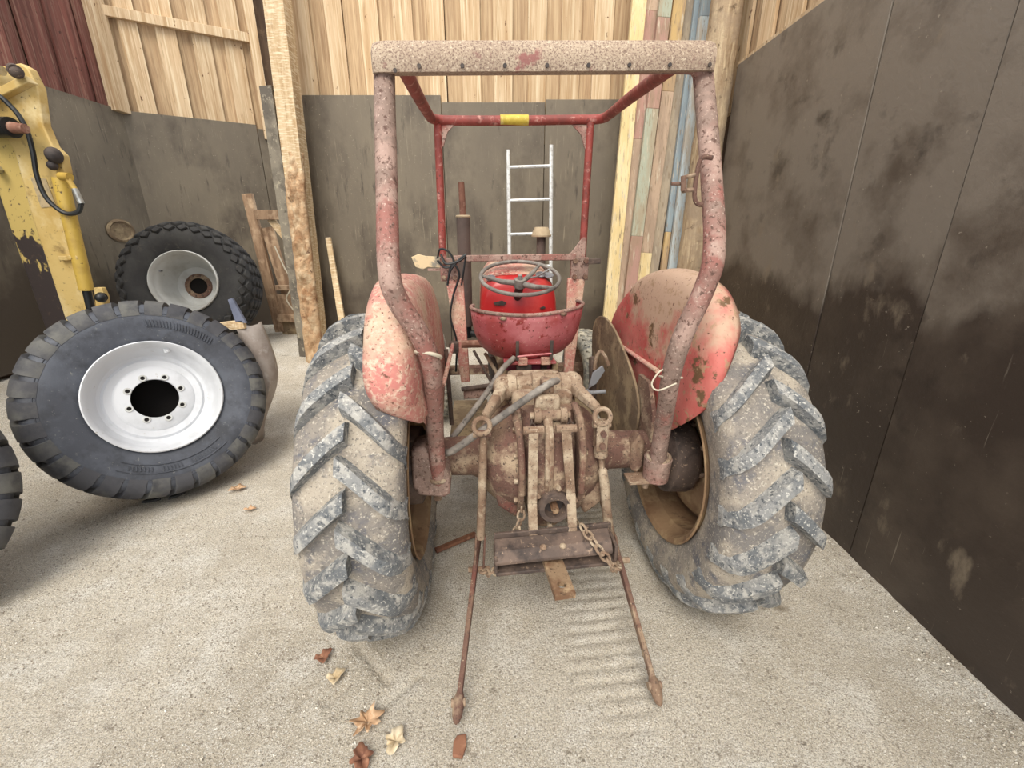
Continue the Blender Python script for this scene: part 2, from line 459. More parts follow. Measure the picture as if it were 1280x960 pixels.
def clad(o, x0, x1, z0, z1, pitch, mover, munder, seed, yoff=0.0):
    """board on board cladding on the face +y of the wall's own frame"""
    rnd = random.Random(seed)
    h = z1 - z0
    mo = unit_box('plank', (pitch * 1.12, .024, h)); mu = unit_box('plank', (pitch * 1.16, .022, h))
    mo.materials.append(MATS[mover]); mu.materials.append(MATS[munder])
    x = x0 + pitch / 2; i = 0
    while x < x1 - pitch * .3:
        over = i % 2
        sx = rnd.uniform(.88, 1.06)
        p = link_mesh('plank', mo if over else mu, None, o, (x + rnd.uniform(-.008, .008), yoff + (.060 if over else .028) + rnd.uniform(-.003, .003), (z0 + z1) / 2), (0, rnd.uniform(-.004, .004), 0), (sx, 1, 1))
        x += pitch; i += 1

def sheet(o, x0, x1, z0, z1, y, mat, th=.018, seed=0, tilt=0):
    m = MB().box((0, 0, 0), (x1 - x0 - .006, th, z1 - z0))
    p = m.build('panel', mat, o, smooth=0, bev=.002)
    p.location = ((x0 + x1) / 2, y, (z0 + z1) / 2)
    p.rotation_euler = (0, tilt, 0)
    return p

# back wall: runs a->b so that its left side (+y of its frame) faces the camera => from right to left
wb, L = wall_frame('wall_back', (1.95, 4.74), (-2.12, 4.74), .0, 4.3, .04, 'backing_board', 'back wall of pale vertical planks above brown plywood panels')
clad(wb, 0, L, 2.4, 4.25, .15, 'plank_wood', 'plank_under', 3)
X = lambda x: 1.95 - x
sheet(wb, X(.31), X(-.66), .1, 2.735, .092, 'panel_brown')
sheet(wb, X(-.66), X(-2.06), .1, 2.795, .085, 'panel_brown')
sheet(wb, X(1.25), X(.31), .1, 2.76, .086, 'panel_brown')
sheet(wb, X(1.95), X(1.25), .1, 2.76, .09, 'panel_brown')

# back wall of the left bay, running off at an angle
wl, L2 = wall_frame('wall_back_left', (-1.95, 6.58), (-4.16, 5.24), .0, 4.6, .05, 'backing_board', 'angled back wall of the left bay, planks above stained panels')
clad(wl, 1.14, L2, 2.4, 4.55, .155, 'plank_wood', 'plank_under', 5)
sheet(wl, .1, L2 - 1.3, .2, 2.76, .085, 'panel_brown')
sheet(wl, L2 - 1.3, L2, .2, 2.8, .09, 'panel_brown')
b = MB().box((0, 0, 0), (1.36, .05, .09)).build('batten', 'plank_wood', wl, bev=.004)
b.location = (L2 - .73, .105, 3.66)
b = MB().box((0, 0, 0), (.1, .07, 2.2)).build('stud', 'plank_wood', wl, bev=.004)
b.location = (1.17, .11, 3.75)

# left wall
wle, L3 = wall_frame('wall_left', (-4.12, 5.32), (-4.12, -.8), .0, 4.6, .05, 'backing_board', 'left wall of red planks above dark plywood panels')
clad(wle, .02, L3, 2.4, 4.55, .15, 'plank_red', 'plank_red', 8)
sheet(wle, .0, 1.3, .3, 2.8, .085, 'panel_brown')
sheet(wle, 1.3, 2.6, .5, 2.8, .082, 'panel_brown')
sheet(wle, 2.6, 4.1, .4, 2.8, .085, 'panel_brown')
sheet(wle, 4.1, 6.1, .0, 2.8, .085, 'panel_brown')
b = MB().box((0, 0, 0), (.17, .10, 2.1)).build('stud', 'plank_wood', wle, bev=.005)
b.location = (.13, .11, 3.82)
m = MB().lathe([(0, .0), (0, .10), (.03, .11), (.05, .09), (.02, .075), (.02, .0)], axis=(0, 1, 0), n=28)
k = m.build('worn_hole', 'soil_brown', wle, label='worn rounded dent in the dark panel')
k.location = (5.32 - 4.81, .09, 1.61); k.scale = (1.6, .5, 1.05)

# right wall
wr, L4 = wall_frame('wall_right', (1.715, -1.0), (1.715, 4.8), .0, 4.3, .09, 'backing_board', 'tall dark brown plywood wall beside the tractor')
clad(wr, 1, L4, 2.5, 4.25, .17, 'plank_wood', 'plank_under', 9, -.02)
Y = lambda y: y + 1.0
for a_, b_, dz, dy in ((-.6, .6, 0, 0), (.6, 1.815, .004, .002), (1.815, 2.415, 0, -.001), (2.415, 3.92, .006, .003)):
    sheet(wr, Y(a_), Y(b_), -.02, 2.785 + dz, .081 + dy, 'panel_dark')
m = MB().box((0, 0, 0), (2.8, .02, .03)).build('capping_strip', 'plank_wood', wr)
m.location = (Y(2.55), .075, 2.80)

# ------------------------------------------------------------------ posts
def post(name, z0, z1, cx, cy, hw, rot0, mat, seed, n=20, rough=None, roundness=.35):
    m = MB(); rows = []
    nz = 70
    for j in range(nz + 1):
        z = z0 + (z1 - z0) * j / nz
        row = []
        amp = rough(z)
        for k in range(n):
            t = 2 * math.pi * k / n
            c, s_ = math.cos(t), math.sin(t)
            sq = hw / max(abs(c), abs(s_))
            r = sq * (1 - roundness) + hw * roundness * 1.08
            r *= 1 + amp * (noise.noise((c * 1.6 + seed, s_ * 1.6, z * 6)) + .6 * noise.noise((c * 3, s_ * 3 + seed, z * 17)))
            row.append((cx(z) + r * c, cy + r * s_, z))
        rows.append(row)
    m.grid(rows, True)
    m.f.append(tuple(range(nz * n, nz * n + n)))
    return m.build(name, mat, smooth=50)
p = post('timber_post', .1, 4.2, lambda z: -2.03 + (z - .4) * .033, 4.42, .083, 0, 'timber', 2, n=32, rough=lambda z: .015, roundness=.06)
tag(p, 'square sawn timber post left of the tractor, between the two bays', 'post')
m = MB(); rows = []
for j in range(90):                                            # chewed, knobbly face of the same post
    z = .12 + 2.15 * j / 89
    row = []
    for k in range(15):
        u = k / 14
        x = -2.115 + (z - .4) * .033 + u * .17
        e = math.sin(math.pi * min(1, max(0, u)))
        y = 4.345 - .05 * (e ** .5) - .05 * e * max(-.6, noise.noise((u * 3, z * 7, 4))) - .03 * e * noise.noise((u * 7, z * 17, 8)) + .05 * (ss(1.9, 2.27, z))
        row.append((x + .012 * noise.noise((u, z * 9, 1)), y, z))
    rows.append(row)
m.grid(rows)
m.build('rotten_face', 'timber_rotten', p, smooth=60, solid=.02, label='rotten knobbly lower face of the post')

m = MB(); rows = []
for j in range(60):
    z = .2 + 2.6 * j / 59
    e = .012 * noise.noise((3, z * 9, 4)) * ss(2.3, 1.9, z)
    x0, x1 = -2.245 + .012 * (z - .4) + e, -2.118 + .012 * (z - .4)
    rows.append([(x0, 4.47, z), (x0 + .01, 4.44, z), (x1, 4.42, z), (x1, 4.46, z)])
m.grid(rows, True)
m.f += [(0, 1, 2, 3), tuple(59 * 4 + k for k in (3, 2, 1, 0))]
o = m.build('plywood_strip', 'panel_edge', smooth=30)
tag(o, 'narrow weathered grey plywood strip along left side of the timber post', 'board')

p = post('log_post', .1, 4.3, lambda z: 1.586 + (z - 1.3) * .008, 3.99, .108, 0, 'log_wood', 5, rough=lambda z: .05, roundness=.95)
tag(p, 'rough round log post at the far end of the dark right wall', 'post')

# ------------------------------------------------------------------ lumber leaning in the right corner
def lumber(a, b, w, t, segs, label, up=(0, 1, 0)):
    a, b = V(a), V(b)
    r = empty('leaning_plank', a)
    tag(r, label, 'plank', 'long painted planks leaning in the right corner')
    for s0, s1, mat in segs:
        MB().bar((b - a) * s0, (b - a) * s1, w, t, up).build('paint_band' if len(segs) > 1 else 'board', mat, r, smooth=0, bev=.004)
def ext(a, b, zlo, zhi):
    a, b = V(a), V(b); d = (b - a) / (b.z - a.z)
    return a + d * (zlo - a.z), a + d * (zhi - a.z)
for (a, b, w, t, segs, lab) in [
    ((.937, 4.2, .712), (1.042, 4.4, 3.391), .118, .05, [(0, 1, 'lumber_cream')], 'pale cream new plank, leftmost of the planks in the right corner'),
    ((1.035, 4.265, 1.243), (1.163, 4.465, 3.391), .118, .048, [(0, .56, 'lumber_tan'), (.56, .82, 'lumber_red'), (.82, 1, 'lumber_tan')], 'tan plank with faded pink paint beside the cream plank'),
    ((1.127, 4.2, 1.279), (1.258, 4.4, 3.391), .105, .05, [(0, .34, 'lumber_red'), (.34, .62, 'lumber_green'), (.62, .80, 'lumber_red'), (.80, 1, 'lumber_green')], 'plank painted in red and green bands in the right corner'),
    ((1.25, 4.265, 1.279), (1.39, 4.465, 3.391), .105, .048, [(0, .30, 'lumber_cream'), (.30, .66, 'lumber_tan'), (.66, .86, 'lumber_ochre'), (.86, 1, 'lumber_tan')], 'weathered plank with an ochre painted upper half'),
    ((1.35, 4.33, 1.279), (1.492, 4.53, 3.391), .11, .048, [(0, 1, 'lumber_grey')], 'bare grey plank behind the ochre and blue ones'),
    ((1.435, 4.265, 1.279), (1.543, 4.465, 3.391), .055, .04, [(0, .35, 'lumber_ochre'), (.35, 1, 'lumber_steel')], 'narrow steel blue plank with a yellow foot'),
    ((1.515, 4.2, 1.279), (1.60, 4.38, 3.391), .115, .048, [(0, .8, 'lumber_blue'), (.8, 1, 'lumber_steel')], 'plank in flaking light blue paint, rightmost in the right corner')]:
    A, B = ext(a, b, .30, 4.0)
    lumber(A, B, w, t, segs, lab)

# ------------------------------------------------------------------ ladder, stick, old gate
r = empty('ladder', (.18, 4.1, .3)); tag(r, 'narrow aluminium ladder standing against the back wall panels', 'ladder')
def lad(x, z):  # leaning
    return V(x - .18 - .012 * (z - 2.3), (z - .3) * .14, z - .3)
for x in (-.035, .352):
    MB().tube([lad(x, .3), lad(x, 2.29 if x < 0 else 2.33)], .018, 10).build('rail', 'aluminium', r)
for z in (.70, 1.0, 1.283, 1.575, 1.868, 2.148):
    MB().tube([lad(-.035, z), lad(.352, z + .012)], .014, 8).build('rung', 'aluminium', r)

o = MB().bar((0, 0, 0), (-.085, .1, 1.2), .075, .03, (0, 1, 0), w2=.05).build('wooden_stake', 'timber', bev=.004)
o.location = (-1.745, 4.48, .345)
tag(o, 'rough wooden stake leaning on the back wall beside the post', 'stake')

g = empty('wooden_gate', (-2.85, 5.25, .38)); tag(g, 'broken old wooden gate standing behind the wide tyre', 'gate')
def gp(x, z, y=0.): return V(x + 2.85, y, z - .38)
for nm, a, b_, w, t in (('stile', gp(-2.93, 2.0), gp(-2.83, .45), .11, .05), ('rail', gp(-2.86, 1.78, -.03), gp(-2.35, 1.78, -.03), .05, .10),
                        ('brace', gp(-2.72, 1.74), gp(-2.42, 1.3), .08, .03), ('board', gp(-2.79, 1.65, .03), gp(-2.66, .75, .03), .14, .03),
                        ('rail', gp(-2.78, .98, -.02), gp(-2.3, .98, -.02), .05, .06), ('rail', gp(-2.8, .62, -.03), gp(-2.3, .62, -.03), .05, .09),
                        ('stile', gp(-2.36, 1.85), gp(-2.36, .40), .09, .05)):
    up = (0, 0, 1) if nm == 'rail' else (0, 1, 0)
    MB().bar(a, b_, w, t, up).build(nm, 'old_wood' if nm != 'brace' else 'timber', g, smooth=0, bev=.004)
MB().box(gp(-2.58, .78, .0), (.44, .03, .24)).build('lower_panel', 'old_wood', g, smooth=0)
MB().box(gp(-2.58, .48, .0), (.44, .03, .2)).build('lower_panel', 'soil_brown', g, smooth=0)
tw = cr([gp(-2.70, 1.45, -.05), gp(-2.62, 1.2, -.06), gp(-2.55, 1.05, -.06), gp(-2.6, .95, -.07), gp(-2.66, .85, -.06), gp(-2.6, .72, -.06)], 6)
MB().tube(tw, .008, 6).build('twine', 'wire_pale', g, label='pale frayed twine')

# ------------------------------------------------------------------ loose wheels
def wheel_root(name, c, az, el, label, cat='wheel', group=None):
    """frame with +x along the wheel axis"""
    n = V(math.cos(el) * math.cos(az), math.cos(el) * math.sin(az), math.sin(el))
    y = V(0, 0, 1).cross(n).normalized(); z = n.cross(y)
    o = bpy.data.objects.new(name, None); o.empty_display_size = .1
    o.matrix_world = Matrix(((n.x, y.x, z.x, c[0]), (n.y, y.y, z.y, c[1]), (n.z, y.z, z.z, c[2]), (0, 0, 0, 1)))
    COL.objects.link(o)
    tag(o, label, cat, group)
    return o

def at_wheel(u, r, p):
    return V(u, r * math.cos(p), r * math.sin(p))

def tyre_lathe(prof, n=72):
    """closed section (outer then inner)"""
    return MB().lathe(prof, axis=(1, 0, 0), n=n, closed=True)

def multi_wheel(c, az, el, label, spin=0.0, simple=False):
    W = .36; Rr = .60
    root = wheel_root('spare_wheel', c, az, el, label)
    prof = [(0, .575), (.09, .574), (.135, .568), (.165, .553), (.1785, .525), (.183, .48), (.18, .44), (.172, .40), (.165, .36), (.160, .330), (.145, .318),
            (-.145, .318), (-.160, .330), (-.165, .36), (-.172, .40), (-.18, .44), (-.183, .48), (-.178, .52), (-.165, .545), (-.135, .56), (-.09, .568)]
    ty = tyre_lathe(prof, 96).build('tyre', 'tyre_dark', root, smooth=50)
    for rr in (.505, .492):
        MB().torus((.1815, 0, 0), (1, 0, 0), rr, .0025, 96, 6).build('sidewall_ring', 'tyre_dark', ty)
    # tread blocks, one mesh per side
    N = 30
    for side in (1, -1):
        m = MB()
        rows = []
        hw = 2 * math.pi / N * .41
        secs = []
        for u, r0, r1 in ((.0, .555, .602), (.05, .555, .604), (.10, .553, .601), (.145, .545, .590), (.176, .52, .558), (.184, .49, .512)):
            sk = .10 * (u / .18)
            secs.append([at_wheel(u * side, r0, -hw + sk * side), at_wheel(u * side, r1, -hw * .9 + sk * side), at_wheel(u * side, r1, 0 + sk * side), at_wheel(u * side, r1, hw * .9 + sk * side), at_wheel(u * side, r0, hw + sk * side)])
        m.grid(secs)
        m.f.append((0, 1, 2, 3, 4)); k = (len(secs) - 1) * 5; m.f.append((k + 4, k + 3, k + 2, k + 1, k))
        me = m.mesh('tread_lug', 40)
        for i in range(N):
            link_mesh('tread_lug', me, 'tyre_tread', ty, rot=(2 * math.pi * (i + (.5 if side < 0 else 0)) / N + spin, 0, 0))
    if not simple:
        # raised frame and unreadable raised moulding on the sidewall
        m = MB()
        for i in range(2):
            rr = (.405, .455)[i]
            m.tube([at_wheel(.186 if rr > .43 else .1785, rr, R(-128 + k * 2.2)) for k in range(34)], .0022, 6)
        for i in range(26):
            if i in (7, 8, 15, 16): continue
            p = R(-122 + i * 2.3)
            m.bar(at_wheel(.1815, .418, p), at_wheel(.184, .442, p + .015), .006, .005, (1, 0, 0))
        m.build('moulded_band', 'tyre_dark', ty)
        m = MB()
        for i in range(22):
            p = R(38 + i * 2.1)
            m.bar(at_wheel(.183, .42, p), at_wheel(.185, .462, p + .02), .006, .005, (1, 0, 0))
        m.build('moulded_band', 'tyre_dark', ty)
    rp = [(.168, .332), (.178, .334), (.182, .328), (.174, .318), (.150, .308), (.138, .302), (.115, .300), (.105, .292), (.075, .285), (.05, .268), (.045, .25), (.055, .236), (.05, .2), (.06, .185), (.06, .119), (.048, .117), (.048, .18), (.035, .235), (.03, .27), (-.14, .30), (-.17, .332), (-.16, .336), (-.12, .312), (.12, .312), (.15, .322)]
    rim = MB().lathe(rp, axis=(1, 0, 0), n=72, closed=True).build('rim', 'rim_white', root, smooth=40)
    for i in range(8):
        p = 2 * math.pi * (i + .28) / 8
        c0 = at_wheel(.06, .1375, p)
        m = MB().lathe([(.0, .011), (.006, .012), (.006, .019), (.0, .021)], c0, (1, 0, 0), 16, closed=True)
        h = m.build('stud_hole', 'rim_grey', rim)
        MB().lathe([(.001, .0001), (.003, .0115), (.001, .0117)], c0, (1, 0, 0), 12).build('hole', 'hole_shade', rim)  # black disc painted on as the shade in the stud hole
    MB().lathe([(-.13, .0001), (-.13, .3)], (0, 0, 0), (1, 0, 0), 40).build('hub_shade_disc', 'hole_shade', rim, label='black disc standing in for the shaded hub opening')  # closed black disc, added as the dim inside behind the bore
    v = at_wheel(.125, .292, R(66))
    MB().box(v, (.02, .03, .03)).cyl(v, v + V(.03, 0, -.012), .006, n=8).build('valve', 'rim_white', rim, bev=.004)
    return root
multi_wheel((-2.233, 2.546, .602), R(-43.2), R(21.56), 'large wheel with white eight-stud rim leaning in front of yellow arm')
multi_wheel((-2.655, 1.312, .62), -.616, .143, 'dark tyre cut off by the left edge of the picture', 1.0, True)

def flotation_wheel():
    c = (-3.25, 4.55, 1.088); Rr = .6; W = .5
    root = wheel_root('flotation_wheel', c, R(-74.5), R(13.3), 'wide block-tread tyre on a grey deep-dish rim in the left corner')
    root.matrix_world = root.matrix_world @ Matrix.Diagonal((1.06, .935, .935, 1))
    prof = [(0, .625), (.1, .62), (.17, .605), (.215, .575), (.245, .52), (.25, .47), (.24, .41), (.225, .36), (.215, .325), (.2, .31)]
    prof = prof + [(-u, r) for u, r in prof[::-1][:-1]]
    ty = tyre_lathe(prof, 72).build('tyre', 'tyre_old', root, smooth=60)
    for u, N in ((-.20, 30), (-.12, 32), (-.04, 32), (.04, 32), (.12, 32), (.20, 30), (.236, 30)):
        r0 = {.04: .622, .12: .615, .20: .585}.get(round(abs(u), 3), .54)
        tilt = {.04: 0, .12: -.15, .20: -.6}.get(round(abs(u), 3), -1.1) * (1 if u > 0 else -1)
        m = MB()
        a, b_ = .036, .052
        ring = [(a, 0), (a * .55, b_ * .55), (0, b_), (-a * .55, b_ * .55), (-a, 0), (-a * .55, -b_ * .55), (0, -b_), (a * .55, -b_ * .55)]
        def tp(du, dy, h, s_):
            q = V(du * s_, dy * s_, h)
            q = Matrix.Rotation(-tilt, 3, 'Y') @ q
            return V(u + q.x, q.y, r0 + q.z)
        m.grid([[tp(x, y, -.02, 1.06) for x, y in ring], [tp(x, y, .012, 1.0) for x, y in ring], [tp(x, y, .02, .82) for x, y in ring]], True)
        m.f.append(tuple(16 + k for k in range(8)))
        me = m.mesh('tread_block', 50)
        st = (round(abs(u) / .08)) % 2 * .5
        for i in range(N):
            link_mesh('tread_block', me, 'tyre_old', ty, rot=(2 * math.pi * (i + st) / N, 0, 0))
    rp = [(.215, .318), (.232, .318), (.236, .310), (.225, .298), (.19, .288), (.16, .282), (.15, .272), (.08, .262), (.02, .25), (-.04, .235), (-.095, .205), (-.10, .1), (-.115, .1), (-.115, .215), (-.08, .25), (-.2, .29), (-.235, .318), (-.225, .325), (.2, .325)]
    rim = MB().lathe(rp, axis=(1, 0, 0), n=64, closed=True).build('rim', 'rim_grey', root, smooth=40)
    MB().lathe([(-.098, .085), (-.085, .09), (-.085, .13), (-.098, .135)], axis=(1, 0, 0), n=40, closed=True).build('hub_ring', 'iron_rust', rim)
    for i in range(10):
        MB().cyl(at_wheel(-.086, .112, R(36 * i)), at_wheel(-.076, .112, R(36 * i)), .007, n=8).build('bolt', 'iron_dark', rim)
    MB().lathe([(-.11, .0001), (-.11, .1)], axis=(1, 0, 0), n=32).build('hub_shade_disc', 'hole_shade', rim, label='black disc standing in for the shaded hub opening')  # black disc across the bore in place of its inner shade
    v = at_wheel(.12, .262, R(150))
    MB().cyl(v, v + V(.05, .0, -.01), .008, n=8).build('valve', 'metal_dull', rim)
flotation_wheel()

# ------------------------------------------------------------------ yellow loader arm
ya = empty('hydraulic_loader', (-3.2, 3.3, .30)); tag(ya, 'upright yellow hydraulic loader arm behind the leaning white-rimmed wheel', 'loader arm')
def yp(x, z, y): return V(x + 3.2, y - 3.3, z - .30)
def yprism(poly, y0, y1):
    return MB().prism([(x + 3.2, z - .30) for x, z in poly], y1 - y0, (0, (y0 + y1) / 2 - 3.3, 0), (1, 0, 0), (0, 0, 1))
face = [(-3.14, 2.56), (-3.03, 2.575), (-2.99, 2.55), (-2.965, 2.448), (-3.005, 2.24), (-2.985, 2.12), (-2.945, 2.07), (-2.955, 1.96), (-3.045, 1.916), (-3.063, 1.378), (-3.10, .45), (-3.29, .45), (-3.279, 1.002), (-3.269, 1.721), (-3.244, 2.088), (-3.30, 2.272), (-3.32, 2.42)]
yprism(face, 3.18, 3.24).build('arm_plate', 'yellow_paint', ya, smooth=30, bev=.008)
yprism([(-3.32, 2.45), (-3.235, 2.09), (-3.275, 1.721), (-3.285, .42), (-3.46, .42), (-3.46, 1.54), (-3.45, 1.9), (-3.5, 2.3), (-3.5, 2.42)], 3.19, 3.36).build('arm_beam', 'yellow_worn', ya, smooth=30, bev=.008)
yprism([(-2.965, 2.46), (-2.985, 2.50), (-3.36, 2.36), (-3.36, 2.31)], 3.13, 3.2).build('cross_rib', 'yellow_paint', ya, smooth=30, bev=.006)
MB().bar(yp(-3.28, .46, 3.28), yp(-3.28, .30, 3.28), .42, .3, (0, 1, 0)).build('foot', 'iron_dark', ya, smooth=0)
cyl = MB().cyl(yp(-2.99, 1.93, 3.17), yp(-3.045, 1.2, 3.17), .043, .043, 20).build('hydraulic_cylinder', 'yellow_bright', ya)
MB().cyl(yp(-3.046, 1.2, 3.17), yp(-3.07, .9, 3.17), .026, n=16).build('piston_rod', 'rubber', cyl)
MB().cyl(yp(-2.945, 1.935, 3.13), yp(-2.875, 1.93, 3.12), .025, n=12).cyl(yp(-2.895, 1.93, 3.12), yp(-2.865, 1.85, 3.12), .016, n=10).build('fitting', 'yellow_bright', cyl)
MB().cyl(yp(-2.868, 1.86, 3.12), yp(-2.852, 1.77, 3.12), .018, n=12).build('hose_ferrule', 'metal_bright', cyl)
hs = cr([yp(*p) for p in ((-3.40, 2.33, 3.0), (-3.157, 2.384, 3.06), (-3.072, 2.32, 3.08), (-3.032, 2.21, 3.09), (-3.045, 2.075, 3.1), (-3.068, 1.936, 3.1), (-3.052, 1.801, 3.1), (-2.976, 1.713, 3.11), (-2.893, 1.718, 3.12), (-2.852, 1.77, 3.12))], 6)
MB().tube(hs, .014, 10).build('hose', 'rubber', ya)
MB().cyl(yp(-3.02, 2.52, 3.12), yp(-2.97, 2.50, 3.08), .035, n=16).ball(yp(-2.985, 2.50, 3.09), .035).build('pivot_pin', 'iron_dark', ya)
MB().cyl(yp(-3.36, 2.215, 3.13), yp(-3.105, 2.205, 3.08), .058, n=18).build('pin_boss', 'rubber', ya)
MB().cyl(yp(-3.115, 2.205, 3.083), yp(-3.005, 2.195, 3.06), .034, .026, 14).build('pin_nose', 'pipe_rust', ya)
MB().cyl(yp(-3.3, 2.56, 3.12), yp(-3.09, 2.515, 3.12), .026, n=12).build('link_rod', 'metal_bright', ya)
MB().ball(yp(-2.965, 2.06, 3.15), (.045, .05, .05)).ball(yp(-2.985, 2.0, 3.14), (.03, .03, .03)).build('greasy_joint', 'block_dark', ya)
MB().box(yp(-3.08, 1.42, 3.16), (.15, .02, .03)).cyl(yp(-3.06, 1.425, 3.16), yp(-3.06, 1.425, 3.13), .018, n=10).cyl(yp(-3.02, 1.425, 3.16), yp(-3.02, 1.425, 3.13), .018, n=10).build('pipe_clamp', 'yellow_paint', ya, bev=.004)
MB().cyl(yp(-2.98, 1.17, 3.2), yp(-2.90, 1.155, 3.12), .03, n=12).ball(yp(-2.895, 1.155, 3.1), .034).build('pivot_pin', 'rubber', ya)
yprism([(-3.02, .95), (-2.96, 1.22), (-2.91, 1.22), (-2.90, 1.15), (-2.97, .95)], 3.14, 3.18).build('bracket', 'yellow_paint', ya, bev=.004)
yprism([(-3.19, 1.935), (-3.091, 1.925), (-3.08, 1.757), (-3.185, 1.747)], 3.176, 3.1795).build('sticker', 'sticker_grey', ya, smooth=0)
MB().cyl(yp(-3.39, 1.98, 3.19), yp(-3.36, 1.975, 3.13), .025, n=6).build('bolt_head', 'metal_bright', ya)

# grey metal scoop behind the leaning wheel
m = MB()
rows = []
for j in range(14):
    t = j / 13
    z = .96 - .92 * t
    xr = .04 + .06 * math.sin(min(1, t * 2.2) * 1.9) - .20 * ss(.4, 1.0, t)
    rows.append([V(xr - .09, 0, z), V(xr - .045, .01, z - .01), V(xr, .04, z - .03), V(xr + .01, .12, z - .03), V(xr - .02, .2, z - .03)])
m.grid(rows)
sc = empty('metal_scoop', (-1.87, 2.98, .04)); tag(sc, 'bent grey metal scoop standing behind the leaning wheel', 'scoop')
m.build('blade', 'scoop_grey', sc, smooth=50, solid=.012)
MB().prism([(-.01, .97), (.06, .96), (.0, 1.13), (-.03, 1.12)], .02, (-.02, 0, 0)).build('lug', 'blue_grey', sc)
MB().bar((-.16, .01, .93), (.02, .01, .95), .04, .06).build('wooden_bit', 'timber', sc, bev=.004)

# ------------------------------------------------------------------ fallen leaves and chips
def leaf(name, x, y, s_, rz, mat, label, lobes=7):
    m = MB()
    n = lobes * 8
    rows = [[], [], []]
    for k in range(n):
        t = 2 * math.pi * k / n
        r = s_ * (.80 + .20 * math.cos(lobes * t) + .07 * math.cos(2 * lobes * t + 1)) * (1.15 if abs(math.cos(t)) > .7 else .85)
        for i, f in enumerate((.02, .55, 1)):
            rows[i].append((r * f * math.cos(t), r * f * math.sin(t), .008 + .018 * f * f * noise.noise((math.cos(t) * 2 + x, math.sin(t) * 2, 1)) + .012 * f))
    m.grid(rows, True)
    o = m.build(name, mat, smooth=60, solid=.0015)
    o.location = (x, y, floor_full(x, y) + .004); o.rotation_euler = (0, 0, rz)
    tag(o, label, 'leaf' if 'leaf' in name else 'debris')
leaf('oak_leaf', -.491, 1.028, .05, .6, 'leaf_tan', 'curled tan oak leaf on the floor below left rear tyre')
leaf('dry_leaf', -.38, .966, .04, 1.4, 'leaf_pale', 'pale crumpled dry leaf right of the oak leaf', 4)
leaf('dry_leaf', -.474, .915, .042, 2.0, 'leaf_brown', 'reddish brown leaf at the bottom edge left of centre', 4)
leaf('dry_leaf', -1.787, 2.46, .045, .3, 'leaf_tan', 'tan leaf on the floor below the leaning wheel', 5)
leaf('dry_leaf', -1.581, 2.243, .03, .3, 'leaf_tan', 'tiny tan leaf between leaning wheel and tractor tyre', 4)
leaf('bark_chip', -.737, 1.264, .034, 1.2, 'leaf_brown', 'brown bark chip beside the left rear tyre', 3)
leaf('bark_chip', -.659, 1.183, .034, 1.0, 'leaf_pale', 'pale bark chip below the left rear tyre', 3)
o = MB().prism([(-.02, -.032), (.012, -.036), (.022, .0), (.018, .034), (-.014, .028), (-.022, .008)], .015, (0, 0, .01), (1, 0, 0), (0, 1, 0)).build('rust_flake', 'leaf_brown', bev=.004)
o.location = (-.169, .955, floor_full(-.169, .955)); tag(o, 'brown flake of rust on the floor below left link end', 'debris')
o = MB().bar((-.1, -.06, .015), (.1, .07, .02), .03, .02).build('bark_strip', 'leaf_brown', bev=.004)
o.location = (-.30, 1.93, 0); tag(o, 'strip of brown bark beside the left rear wheel', 'debris')

# ------------------------------------------------------------------ the tractor (own frame: x right, y forward, z up, origin under the rear axle)
T = empty('tractor', (.143, 1.711, 0), .0853)
tag(T, 'old red farm tractor with roll bar seen from behind', 'tractor')

